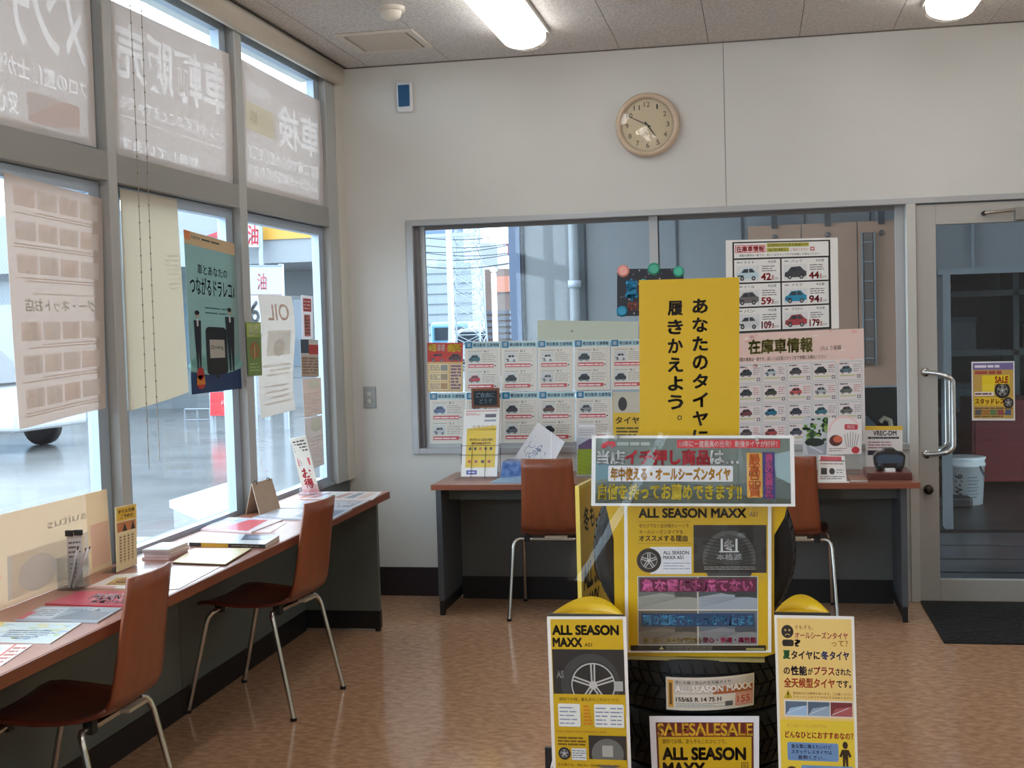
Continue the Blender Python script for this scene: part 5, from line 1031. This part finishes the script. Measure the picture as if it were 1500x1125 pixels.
# ================================================================== THINGS ON THE BACK DESK
def qz(y, pts): return [onY(a, b, y) for a, b in pts]
t = thing('leaflet_stand', 'wire stand holding a stack of white and yellow leaflets on the desk', 'rack', (onY(703, 697, 6.3).x, 6.3, CT)); t['_org'] = list(t.location); o = t.location
s = Sheet(55, 97, (232, 230, 226), .3, coat=.2)
s.rect(3, 2, 52, 3, (200, 80, 80), 1).lines(3, 5, 26, 9, 2, (200, 110, 110), 1, .4, 8).rect(33, 7, 50, 12, (90, 90, 100), 1).rect(32, 15, 50, 18, (150, 160, 170), 1).text('中身が大事', 14, 23, 48, 27, (170, 140, 60), 1)
s.rect(6, 28, 51, 84, (226, 194, 60), 1).poly([(6, 28), (51, 24), (51, 30), (6, 34)], (226, 194, 60), 1).text('車を売るなら査定が便利', 11, 42, 46, 46, (60, 50, 30), 2, .02).text('無料出張査定受付中', 14, 47.5, 43, 51, (140, 50, 40), 2, .04)
for k in range(5): s.ell(12+k*8, 57, 2.2, 2.4, [(80, 60, 40), (60, 60, 60), (190, 120, 60), (90, 70, 60), (60, 50, 50)][k], 2, 8)
for k in range(4): s.ell(12+k*10, 75.5, 2.6, 2.4, [(190, 90, 60), (170, 110, 90), (70, 60, 60), (170, 80, 70)][k], 2, 8)
s.rect(8, 88, 24, 94, (90, 100, 170), 1).rect(11, 90, 21, 92, (200, 206, 240), 2)
a, b, c, d = onY(680, 600, 6.34), onY(732, 599, 6.34), onY(675, 696, 6.29), onY(728, 696, 6.29); c.z = d.z = CT+.012
s.build('leaflet_stack', [a, b, c, d], parent=t, th=.02, label='yellow and white leaflets')
m = MB(); WR = mat((70, 72, 76), .3, .9); nv = (c-a).cross(b-a).normalized()*.004
def mix(u, v): return a*(1-u)*(1-v)+b*u*(1-v)+c*(1-u)*v+d*u*v
for v in (.54, .68): m.tube([mix(-.05, v)-Vector((0, -.03, 0)), mix(-.05, v)+nv, mix(1.02, v)+nv, mix(1.02, v)-Vector((0, -.03, 0))], .0012, WR, 5)
for u in (.28, .66): m.tube([mix(u, .54)+nv, mix(u, 1.02)+nv, mix(u, 1.04)+Vector((0, .04, 0))], .0012, WR, 5)
for u in (-.06, 1.03): m.tube([mix(u, .54)+Vector((0, .03, 0)), mix(u, .8)+Vector((-.002, .05, 0)), Vector((mix(u, .9).x-.008, 6.4, CT+.03)), Vector((mix(u, 1).x, 6.36, CT+.003)), Vector((mix(u, 1).x-.01, 6.25, CT+.003))], .0015, WR, 5)
m.build('wire_frame', t, o)
t = thing('chalkboard_card', 'small wood-framed chalkboard card standing above the leaflet stand', 'card', onY(711, 596, 6.42)); o = t.location
a, b = onY(690, 569, 6.42), onY(732, 597, 6.42)
FW = mat((130, 78, 52), .5, kind='woodx', scale=6, amt=.2)
MB().box(a.x, 6.42, b.z, b.x, 6.43, a.z, FW).build('frame', t, o, bevel=.002)
MB().box(a.x+.013, 6.417, b.z+.013, b.x-.013, 6.421, a.z-.013, mat((34, 44, 50), .6)).build('board', t, o)
t['_org'] = list(o); sc = Sheet(40, 24, (34, 44, 50), .7); sc.text('ご自由に', 4, 3, 36, 11, (160, 190, 210), 1, .02).text('どうぞ', 10, 13, 32, 21, (160, 190, 210), 1, .02)
sc.build('chalk_lettering', [Vector((a.x+.014, 6.4165, a.z-.014)), Vector((b.x-.014, 6.4165, a.z-.014)), Vector((a.x+.014, 6.4165, b.z+.014)), Vector((b.x-.014, 6.4165, b.z+.014))], parent=t, th=.0003)
MB().tube([((a.x+b.x)/2, 6.428, b.z), ((a.x+b.x)/2, 6.43, CT)], .002, WR, 5).build('support_wire', t, o)
# white bag with line drawing, blue box under it
t = thing('drawing_bag', 'white plastic bag with a blue line drawing, leaning crooked on the window', 'bag', (onY(770, 700, 6.45).x, 6.45, CT+.06)); t['_org'] = list(t.location)
s = Sheet(100, 100, (226, 226, 230), .3, coat=.4); rnd = random.Random(12)
s.poly([(50, 0), (54, 0), (100, 62), (100, 68)], (244, 244, 246), 1)
for k in range(26):
    cx, cy, rr = rnd.uniform(22, 62), rnd.uniform(32, 84), rnd.uniform(4, 12); a0 = rnd.uniform(0, 360); s.ring(cx, cy, rr, rr*.8, .9, (90, 110, 160) if k % 3 else (70, 74, 90), 2, 10, a0, a0+rnd.uniform(90, 220))
q = [onY(788, 619, 6.5), onY(827, 647, 6.46), onY(736, 698, 6.44), onY(796, 706, 6.40)]
s.build('film', q, parent=t, th=.004, nu=6, nv=6, bend=lambda a, b: .006*math.sin(5*a+3*b))
t = thing('blue_box', 'blue and white boxed pack lying on the desk behind the chair', 'box', (onY(748, 700, 6.3).x, 6.3, CT)); o = t.location; t['_org'] = list(o)
a, b = onY(735, 676, 6.3), onY(775, 704, 6.22)
MB().prism([(a.x-.005, CT), (b.x, CT), (b.x, CT+.085), (a.x+.01, CT+.09)], 'y', 6.26, 6.4, mat((64, 96, 160), .3, coat=.4, amt=.4, scale=30, rgb2=(120, 150, 200))).build('carton', t, o, bevel=.003)
MB().prism([(a.x-.03, CT), (b.x, CT), (b.x, CT+.022), (a.x-.005, CT+.01)], 'y', 6.12, 6.25, mat((150, 180, 200), .3, coat=.3)).build('tray', t, o)
# acrylic leaflet holder with purple and green
t = thing('leaflet_holder', 'clear holder with purple and green leaflet left of the banner', 'holder', (onY(857, 700, 6.35).x, 6.35, CT)); o = t.location; t['_org'] = list(o)
s = Sheet(28, 80, (206, 206, 208), .3, coat=.3); s.rect(2, 0, 26, 4, (236, 236, 238), 1).lines(3, 7, 25, 18, 3, (170, 170, 176), 1, .4, 7).poly([(2, 32), (18, 22), (26, 24), (26, 38), (2, 38)], (110, 84, 120), 1).rect(1, 38, 27, 78, (160, 180, 50), 1)
for k in range(6): s.line(2, 42+k*6, 26, 50+k*6, .5, (186, 204, 90), 2)
z0_ = CT+.004; q = qz(6.35, [(845, 622), (874, 622), (845, 702), (874, 702)]); q[2].z = q[3].z = z0_; s.build('leaflet', q, parent=t, th=.003)
m = MB().box(q[2].x-.006, 6.335, CT, q[3].x+.006, 6.337, CT+.2, glass(refl=1.5, name='acrylic')).box(q[2].x-.006, 6.337, CT, q[3].x+.006, 6.37, CT+.003, glass(refl=1.5, name='acrylic')); m.build('clear_pocket', t, o)
# right part of the desk
t = thing('pop_card', 'white card with red header and two dark pictures standing on the desk', 'card', (onY(1220, 706, 6.12).x, 6.12, CT)); o = t.location; t['_org'] = list(o)
s = Sheet(41, 40, (232, 230, 228), .3, coat=.3); s.rect(3, 1, 36, 8, (190, 50, 70), 2).rect(1, 7, 40, 9, (120, 110, 112), 1).lines(3, 11, 38, 14, 1, (130, 110, 110), 1, .5, 8).rect(4, 19, 13, 29, (44, 42, 44), 1).ell(20.5, 24, 4.2, 5, (38, 34, 40), 1).lines(27, 20, 38, 28, 2, (120, 120, 124), 1, .3, 7).lines(3, 31, 38, 37, 2, (110, 106, 110), 1, .4, 7)
q = qz(6.12, [(1199, 667), (1237, 668), (1198, 706), (1240, 706)]); q[2].z = q[3].z = CT+.002; q[2].y = q[3].y = 6.1; s.build('card', q, parent=t, th=.002)
MB().prism([(6.12, CT), (6.2, CT), (6.125, CT+.1)], 'x', q[2].x+.03, q[2].x+.034, mat((220, 220, 216), .5)).build('strut', t, o)
MB().box(onY(1199, 706, 6.09).x, 6.075, CT, onY(1244, 706, 6.09).x, 6.1, CT+.004, WHITE).build('foot', t, o)
t = thing('notebook', 'thin brown notebook lying flat beside the white card', 'notebook', (onY(1254, 700, 6.2).x, 6.2, CT)); o = t.location
MB().box(onY(1243, 700, 6.2).x, 6.1, CT, onY(1269, 700, 6.2).x, 6.27, CT+.008, mat((150, 110, 92), .5)).build('cover', t, o, bevel=.002); MB().box(onY(1243, 700, 6.2).x+.002, 6.098, CT+.002, onY(1269, 700, 6.2).x-.002, 6.2, CT+.006, WHITE).build('pages', t, o)
s = Sheet(55, 66, (230, 226, 222), .3, coat=.2); s.rect(0, 0, 55, 6, (230, 190, 60), 1).text('VREC-DH300D' if 0 else 'VREC-DM', 12, 7, 46, 14, (60, 60, 70), 2, .04).rect(4, 16, 50, 19, (60, 60, 70), 1).text('安心のドラレコ', 8, 16.5, 46, 18.7, (220, 220, 220), 2).lines(4, 22, 50, 34, 3, (170, 110, 130), 1, .4, 9).rect(3, 36, 20, 43, (60, 60, 70), 1)
q = qz(6.5, [(1267, 624), (1322, 624), (1269, 692), (1322, 692)]); q[2].z = q[3].z = CT+.004; s.build('product_poster', q, 'white poster with yellow top edge behind the black recorder', 'poster')
t = thing('wood_block', 'red-brown wooden block under the black recorder on the desk', 'block', (onY(1302, 700, 6.25).x, 6.25, CT)); o = t.location
bx0, bx1 = onY(1269, 700, 6.2).x, onY(1335, 700, 6.2).x; zb = CT+.034
m = MB().box(bx0, 6.16, CT, bx1, 6.42, zb, mat((112, 58, 46), .35, kind='woodx', scale=5, amt=.2, coat=.3)); m.build('block', t, o, bevel=.003)
MB().box(bx0+.01, 6.1585, CT+.006, bx1-.01, 6.161, zb-.006, mat((96, 48, 40), .4, kind='woodx', scale=5, amt=.2)).build('front_veneer', t, o)
t = thing('mirror_recorder', 'black glossy drive recorder unit with blue-grey screen on the wooden block', 'recorder', (onY(1303, 686, 6.25).x, 6.25, zb)); o = t.location
cx = o.x; W_ = .075
out_ = [(-.058, .0), (-.07, .03), (-.074, .07), (-.058, .088), (-.03, .096), (-.022, .108), (.022, .108), (.03, .096), (.058, .09), (.074, .072), (.07, .03), (.058, .0), (.03, .0), (.026, .014), (-.026, .014), (-.03, .0)]
MB().prism([(cx+x, zb+z) for x, z in out_], 'y', 6.24, 6.3, mat((22, 24, 30), .2, coat=.6)).build('housing', t, o, bevel=.005)
MB().prism([(cx+x*.86, zb+z*.6+.03) for x, z in ((-.07, .01), (-.074, .06), (-.05, .08), (.05, .08), (.074, .06), (.07, .01))], 'y', 6.232, 6.242, mat((50, 74, 96), .12, coat=.8)).build('screen', t, o, bevel=.002)
MB().box(cx-.022, 6.2, zb, cx+.022, 6.236, zb+.014, WHITE).build('price_tag', t, o)
for sg in (-1, 1): MB().lathe([(0, -.01), (.012, -.01), (.014, 0), (0, 0)], (cx+sg*.045, 6.238, zb+.025), mat((40, 42, 48), .3), 'y', 12).build('knob', t, o)
s = Sheet(40, 56, (206, 212, 216), .3, coat=.5); rnd = random.Random(5)
for k in range(46): x, y = rnd.uniform(2, 38), rnd.uniform(2, 34); s.ell(x, y, rnd.uniform(2, 5), rnd.uniform(1, 3.5), rnd.choice(((70, 120, 50), (100, 150, 60), (40, 76, 44), (150, 180, 90), (26, 46, 40))), 1+k % 3, 8)
s.ell(18, 37, 15, 6, (28, 44, 40), 4).poly([(4, 38), (36, 38), (34, 55), (8, 55)], (170, 178, 186), 3).line(10, 42, 30, 52, 2, (214, 220, 226), 5)
s.build('plant_flyer', qz(6.4, [(1176, 611), (1214, 610), (1176, 667), (1215, 667)]), 'picture card of green plants in a clear bag beside the pink flyer', 'card')
s = Sheet(52, 52, (240, 234, 232), .3, coat=.3); s.ring(26, 20, 25, 24, 3, (244, 210, 208), 1, 20, 180, 340).rrect(26, 8, 46, 16, 2, (206, 70, 84), 2).text('限定', 30, 9.5, 42, 14.5, (250, 230, 230), 3).ell(13, 32, 10, 8, (90, 50, 46), 2).ell(16, 30, 7, 5, (214, 110, 80), 3)
for k in range(6): s.line(30+k*2.6, 42, 26+k*4.4, 18+abs(k-2.5)*2, .8, (120, 124, 110), 2)
s.lines(3, 42, 30, 48, 2, (150, 130, 124), 2, .35, 7).ell(43, 46, 6, 5, (206, 60, 74), 3)
s.build('pink_flyer', qz(6.38, [(1213, 612), (1262, 614), (1211, 666), (1262, 665)]), 'white and pink flyer with small trees beside the plant picture', 'flyer')
for nm, xx, yy, zz0 in (('plant', -.0, 0, 0),): pass
q = qz(6.42, [(1178, 665), (1258, 665), (1178, 700), (1258, 700)])
MB().box(q[0].x, 6.405, CT, q[1].x, 6.415, q[0].z+.03, glass((245, 246, 246), refl=1.5, name='acrylic2')).box(q[0].x, 6.38, CT, q[1].x, 6.43, CT+.004, glass((245, 246, 246), refl=1.5, name='acrylic2')).build('acrylic_holder', org=(q[0].x, 6.41, CT), label='clear acrylic holder carrying the plant picture and pink flyer', cat='holder')

# ================================================================== THINGS ON THE WINDOW COUNTER
def onC(x, y, z=CT): return onZ(x, y, z)
def flatsheet(name, pts, W, H, base, label, cat, th, fn, z=CT, group=None, coat=.4):
    """pts: far-left, far-right, near-left, near-right corners on the counter"""
    q = [onC(p[0], p[1], z+th) for p in pts]; s = Sheet(W, H, base, .35, coat=coat); fn(s); return s.build(name, q, label, cat, group, th=th-.0004, gap=.00025)
def fp1(s): s.rect(70, 0, 74, 40, (220, 90, 70), 1).lines(76, 4, 98, 36, 5, (190, 90, 70), 1, .5, 9).rect(8, 6, 60, 34, (214, 222, 232), 1)
flatsheet('paper_sheet', [(-40, 944), (48, 944), (-80, 978), (2, 975)], 100, 40, (232, 226, 226), 'white paper with red margin, nearest the camera on the counter', 'paper', .002, fp1)
def fp2(s):
    s.rect(2, 2, 98, 48, (196, 214, 216), 1); rnd = random.Random(3)
    for k in range(26): s.ell(rnd.uniform(6, 94), rnd.uniform(4, 44), rnd.uniform(2, 8), rnd.uniform(1, 4), rnd.choice(((170, 200, 150), (160, 180, 210), (210, 210, 160), (130, 160, 190))), 2, 8)
    for k in range(8): s.line(rnd.uniform(0, 40), rnd.uniform(4, 46), rnd.uniform(60, 98), rnd.uniform(4, 46), .8, (236, 238, 238), 3)
    s.rect(0, 0, 26, 18, (226, 196, 120), 3).lines(40, 20, 90, 40, 4, (90, 110, 140), 4, .3, 8)
flatsheet('map_leaflet', [(-30, 911), (120, 912), (-60, 938), (74, 942)], 100, 50, (220, 224, 220), 'pale blue and green map leaflet in front of the grey brochure', 'leaflet', .003, fp2)
def fp3(s): s.rect(2, 2, 98, 48, (150, 160, 170), 1).rect(4, 4, 40, 44, (190, 196, 202), 2).poly([(40, 44), (60, 12), (96, 18), (96, 44)], (110, 120, 132), 2).text('CAR LIFE', 44, 6, 80, 14, (236, 240, 244), 3, .03).lines(8, 10, 36, 36, 4, (100, 110, 126), 3, .4, 8).rect(0, 20, 8, 48, (190, 70, 80), 3)
flatsheet('grey_brochure', [(60, 888), (179, 890), (22, 908), (143, 911)], 100, 50, (170, 176, 184), 'grey brochure with dark spine between the map and the red brochure', 'brochure', .004, fp3)
def fp4(s): s.text('PRESENT', 40, 10, 92, 30, (244, 230, 232), 2, .06).text('新車がお得', 50, 32, 96, 44, (244, 220, 224), 2, .04).line(0, 47, 100, 47, 1.5, (150, 30, 50), 1)
flatsheet('red_brochure', [(118, 866), (195, 866), (66, 884), (190, 888)], 100, 50, (196, 60, 84), 'crimson brochure with white lettering behind the first chair', 'brochure', .004, fp4)
def fp5(s): s.rect(30, 14, 90, 40, (214, 180, 100), 1).ell(60, 26, 18, 8, (150, 100, 60), 2).lines(32, 30, 80, 40, 2, (150, 90, 60), 2, .5, 8).rect(0, 44, 60, 50, (220, 150, 150), 1)
flatsheet('white_leaflet', [(168, 842), (210, 838), (125, 861), (196, 862)], 100, 50, (232, 224, 214), 'white leaflet with a yellow picture behind the crimson brochure', 'leaflet', .002, fp5)
t = thing('paper_stack', 'small stack of pinkish papers near the window behind the chair', 'papers', onC(215, 812)); o = t.location
a = onC(200, 818); b = onC(238, 814); rnd = random.Random(1)
for k in range(4):
    j = rnd.uniform(-.004, .004); MB().box(-2.12+j, a.y-.02+j, CT+k*.009, -2.02+j, a.y+.13, CT+k*.009+.008, mat((226-6*k, 196, 196), .5)).build('paper_bundle', t, o)
def fp6(s): s.lines(6, 6, 80, 20, 2, (150, 160, 190), 1, .3, 14).lines(6, 24, 90, 44, 4, (130, 150, 140), 1, .35, 9).rect(60, 26, 92, 44, (206, 216, 222), 2)
flatsheet('white_leaflet', [(228, 832), (322, 830), (190, 868), (262, 862)], 100, 50, (226, 226, 232), 'white text sheet between the first chair and the cream booklet', 'leaflet', .002, fp6)
t = thing('cream_booklet', 'plain cream booklet with dark edge lying on the counter', 'booklet', onC(310, 815)); o = t.location; t['_org'] = list(o)
q = [onC(285, 803, CT+.007), onC(368, 803, CT+.007), onC(253, 823, CT+.007), onC(330, 826, CT+.007)]
s = Sheet(100, 40, (226, 206, 150), .4, coat=.3); s.rect(4, 4, 96, 5, (206, 186, 130), 1); s.build('cover', q, parent=t, th=.0025)
s = Sheet(100, 40, (60, 56, 50), .5); s.build('pages', [p-Vector((0, 0, .0028)) for p in q], parent=t, th=.004)
t = thing('thick_catalogue', 'thick catalogue with black and yellow spine lying on the counter', 'catalogue', onC(345, 795)); o = t.location; t['_org'] = list(o)
q = [onC(310, 781, CT+.016), onC(409, 784, CT+.016), onC(277, 794, CT+.016), onC(388, 797, CT+.016)]
def up(p, z): return Vector((p.x, p.y, z))
s = Sheet(100, 40, (214, 220, 224), .3, coat=.4); s.poly([(50, 0), (100, 0), (92, 24), (60, 26)], (70, 84, 110), 1).rect(6, 4, 40, 30, (226, 224, 180), 1).ell(76, 12, 14, 6, (120, 140, 170), 2).lines(10, 8, 36, 26, 3, (180, 190, 170), 2, .4, 8)
s.build('cover', q, parent=t, th=.002)
s = Sheet(100, 16, (44, 40, 36), .4); s.rect(16, 0, 52, 16, (206, 160, 50), 1).lines(56, 5, 92, 11, 1, (150, 140, 120), 1, .5, 6)
s.build('spine', [q[2]-Vector((0, 0, .002)), q[3]-Vector((0, 0, .002)), up(q[2], CT), up(q[3], CT)], parent=t, th=.002)
m = MB(); k = Vector((0, .004, 0)); vsx = [up(q[0], CT), up(q[1], CT), up(q[3], CT)+k, up(q[2], CT)+k, up(q[0], CT+.0135), up(q[1], CT+.0135), up(q[3], CT+.0135)+k, up(q[2], CT+.0135)+k]
m.add(vsx, [(0, 1, 2, 3), (7, 6, 5, 4), (0, 4, 5, 1), (1, 5, 6, 2), (2, 6, 7, 3), (3, 7, 4, 0)], mat((210, 206, 198), .6)); m.build('pages', t, o)
def fp7(s): s.rect(2, 2, 60, 38, (190, 200, 216), 1).poly([(30, 38), (50, 6), (80, 4), (90, 38)], (210, 90, 100), 2).lines(6, 8, 40, 34, 4, (120, 120, 160), 2, .4, 8).rect(0, 34, 40, 40, (190, 50, 80), 3)
flatsheet('red_white_magazine', [(328, 757), (414, 761), (294, 775), (368, 779)], 100, 40, (226, 214, 218), 'red and white magazine lying before the tent calendar', 'magazine', .006, fp7)
flatsheet('white_leaflet', [(398, 765), (420, 765), (362, 779), (396, 780)], 100, 40, (226, 206, 206), 'blank pale sheet partly beneath the red and white magazine', 'leaflet', .0015, lambda s: s.lines(10, 10, 80, 30, 2, (210, 190, 190), 1, .3, 14))
t = thing('tent_calendar', 'brown cardboard tent calendar standing on the counter by the post', 'calendar', onC(388, 754)); o = t.location
CB = mat((176, 152, 130), .7, amt=.08, scale=20); zt_ = onX(395, 705, onC(388, 748).x).z
A, B_ = onC(381, 757), onC(411, 747); A2, B2 = A+Vector((-.03, -.085, 0)), B_+Vector((-.03, -.085, 0)); A2, B2 = onC(360, 753), onC(388, 744); top1, top2 = (A+A2)/2+Vector((0, 0, .135)), (B_+B2)/2+Vector((0, 0, .135))
for nm, x_ in (('front_leaf', (A, B_)), ('back_leaf', (A2, B2))):
    n_ = (x_[1]-x_[0]).cross(top1-x_[0]).normalized()*.0015; vsx = [x_[0]-n_, x_[1]-n_, top2-n_, top1-n_, x_[0]+n_, x_[1]+n_, top2+n_, top1+n_]
    MB().add(vsx, [(0, 3, 2, 1), (4, 5, 6, 7), (0, 1, 5, 4), (1, 2, 6, 5), (2, 3, 7, 6), (3, 0, 4, 7)], CB).build(nm, t, o)
for u in (.18, .82):
    c_ = top1.lerp(top2, u); MB().tube([c_+Vector((math.cos(a_)*.007, 0, math.sin(a_)*.007)) for a_ in [k_*PI/6 for k_ in range(13)]], .0022, BLK, 6).build('binding_ring', t, o)
def fp8(s):
    s.rect(2, 2, 98, 38, (150, 160, 180), 1).rect(4, 4, 46, 36, (206, 212, 222), 2).poly([(50, 34), (62, 10), (96, 8), (96, 34)], (90, 100, 124), 2).lines(8, 8, 42, 32, 4, (130, 140, 160), 3, .3, 8)
flatsheet('car_magazine', [(402, 745), (516, 745), (370, 758), (487, 760)], 100, 40, (190, 194, 204), 'blue-grey magazine lying behind the second chair back', 'magazine', .008, fp8)
flatsheet('car_magazine', [(428, 733), (540, 733), (402, 744), (514, 745)], 100, 40, (206, 208, 214), 'pale magazine with photo strip, between the blue-grey one and the far row', 'magazine', .006, lambda s: s.rect(50, 4, 96, 36, (150, 150, 160), 1).rect(4, 4, 44, 36, (180, 190, 206), 1).lines(54, 8, 92, 32, 3, (226, 226, 230), 2, .4, 9))
def fp9(s):
    for k in range(5): s.poly([(8+k*18, 6), (20+k*18, 6), (16+k*18, 34), (2+k*18, 34)], [(150, 120, 124), (190, 196, 190), (170, 130, 120), (120, 130, 140), (200, 170, 160)][k], 1)
flatsheet('photo_sheet', [(478, 720), (560, 720.5), (440, 731), (546, 732)], 100, 40, (216, 210, 208), 'sheet with a row of small photos at the far counter end', 'sheet', .002, fp9)
# red and white standing sign in clear holder
t = thing('narrow_sign', 'narrow red and white sign leaning in a clear holder on the counter', 'sign', onC(458, 724)); o = t.location; t['_org'] = list(o)
s = Sheet(30, 90, (232, 226, 214), .3, coat=.3); s.lines(3, 4, 27, 24, 4, (90, 90, 80), 1, .5, 5).rect(4, 32, 16, 46, (206, 40, 50), 1).text('車', 5, 33, 15, 45, (250, 230, 230), 2, .03).rect(16, 34, 26, 46, (220, 90, 90), 1).vtext('お得', 15, 50, 16, 17, (214, 60, 70), 2, .05).rect(2, 84, 28, 90, (236, 190, 190), 1)
yb_ = o.y; q = [onY(425, 643, yb_-.05), onY(448, 638, yb_-.03), onY(444, 724, yb_), onY(468, 719, yb_+.02)]; q[2].z = q[3].z = CT+.006
s.build('sign_card', q, parent=t, th=.002)
MB().box(q[2].x-.015, yb_-.03, CT, q[3].x+.03, yb_+.03, CT+.004, glass(refl=1.5, name='acrylic3')).prism([(yb_-.03, CT), (yb_-.026, CT), (yb_-.02, CT+.05), (yb_-.024, CT+.05)], 'x', q[2].x-.01, q[3].x+.03, glass((250, 236, 236), refl=1.5, name='acrylic3')).build('clear_base', t, o)
# yellow pop card by the first post
t = thing('yellow_pop_card', 'yellow and cream card standing against the first window post', 'card', onC(184, 832)); o = t.location; t['_org'] = list(o)
s = Sheet(34, 94, (232, 214, 170), .3, coat=.3); s.rect(2, 2, 32, 22, (226, 180, 50), 1).text('オイル交換', 4, 5, 30, 11, (60, 60, 40), 2, .04).text('ご予約を', 8, 13, 28, 19, (60, 60, 40), 2, .03).rect(2, 24, 32, 38, (196, 120, 70), 1).poly([(10, 38), (14, 26), (18, 38)], (50, 36, 30), 2).poly([(24, 38), (27, 24), (31, 38)], (50, 36, 30), 2)
for k in range(4): s.rect(5+k*6.5, 43, 9+k*6.5, 84, (214, 190, 140), 1); s.lines(5+k*6.5, 44, 9+k*6.5, 82, 9, (120, 110, 90), 2, .4, 5)
q = [onX(169, 743, -2.12), onX(200, 737, -2.12), onX(171, 832, -2.09), onX(201, 830, -2.09)]; q[2].z = q[3].z = CT+.003; s.build('card', q, parent=t, th=.002)
MB().box(-2.15, q[2].y, CT, -2.09, q[3].y, CT+.003, glass(refl=1.5, name='acrylic4')).build('clear_foot', t, o)
# big pale panel leaning on the first pane
s = Sheet(190, 150, (232, 216, 196), .5, 'trans', .5); s.mir = True
s.rect(0, 0, 34, 150, (250, 238, 216), 1).rect(34, 70, 140, 140, (232, 234, 240), 1).ell(104, 110, 24, 30, (244, 244, 246), 2).rect(2, 60, 30, 140, (250, 226, 222), 2).text('suitus', 36, 30, 90, 44, (226, 220, 214), 1, .01).text('SALE', 150, 60, 184, 80, (246, 214, 198), 1, .03).text('8', 148, 84, 160, 104, (244, 180, 160), 1, .03).lines(150, 20, 186, 40, 2, (236, 228, 208), 1, .4, 9)
q = [onX(-60, 768, -2.19), onX(158, 716, -2.19), onX(-60, 908, -2.165), onX(166, 833, -2.165)]; q[2].z = q[3].z = CT+.001
s.build('pale_panel', q, 'large pale translucent panel leaning on the first window behind the brochures', 'panel', th=.003, nu=6, bend=lambda a, b: .006*math.sin(4*a))
# clear pen holder
t = thing('pen_holder', 'clear acrylic holder with pens and printed card on the counter', 'holder', onC(108, 862)); o = t.location
AC = glass((244, 246, 247), refl=1.6, name='acrylic5'); hx, hy = o.x, o.y
for (x0, y0, x1, y1) in ((-.035, -.035, -.032, .035), (.032, -.035, .035, .035), (-.032, -.035, .032, -.032), (-.032, .032, .032, .035)): MB().box(hx+x0, hy+y0, CT+.003, hx+x1, hy+y1, CT+.1, AC).build('clear_wall', t, o)
MB().box(hx-.035, hy-.035, CT, hx+.035, hy+.035, CT+.003, AC).build('base', t, o)
t['_org'] = list(o); s = Sheet(40, 80, (222, 216, 212), .4, 'trans', .3); s.lines(4, 12, 36, 40, 4, (130, 120, 120), 1, .4, 7).lines(6, 44, 34, 70, 4, (150, 140, 136), 1, .3, 7)
q = [Vector((hx-.03, hy+.024, CT+.17)), Vector((hx+.02, hy+.026, CT+.175)), Vector((hx-.03, hy+.02, CT+.004)), Vector((hx+.02, hy+.022, CT+.004))]; s.build('printed_card', q, parent=t, th=.0015)
MB().box(hx-.032, hy+.018, CT+.16, hx-.008, hy+.03, CT+.178, BLK).box(hx-.002, hy+.018, CT+.163, hx+.022, hy+.03, CT+.18, BLK).build('black_clips', t, o)
for k, (dx, dy, tx, ty, cc) in enumerate(((-.01, -.01, .03, .03, (214, 214, 216)), (.008, -.012, .045, .02, (190, 180, 176)), (-.015, .01, .02, .035, (120, 110, 116)), (.0, 0, .055, .04, (226, 226, 226)))):
    MB().tube([(hx+dx, hy+dy, CT+.005), (hx+dx+tx*.85, hy+dy+ty*.5, CT+.12)], .004, mat(cc, .3), 8).tube([(hx+dx+tx*.85, hy+dy+ty*.5, CT+.12), (hx+dx+tx*.9, hy+dy+ty*.54, CT+.128)], .002, BLK, 6).build('pen', t, o)
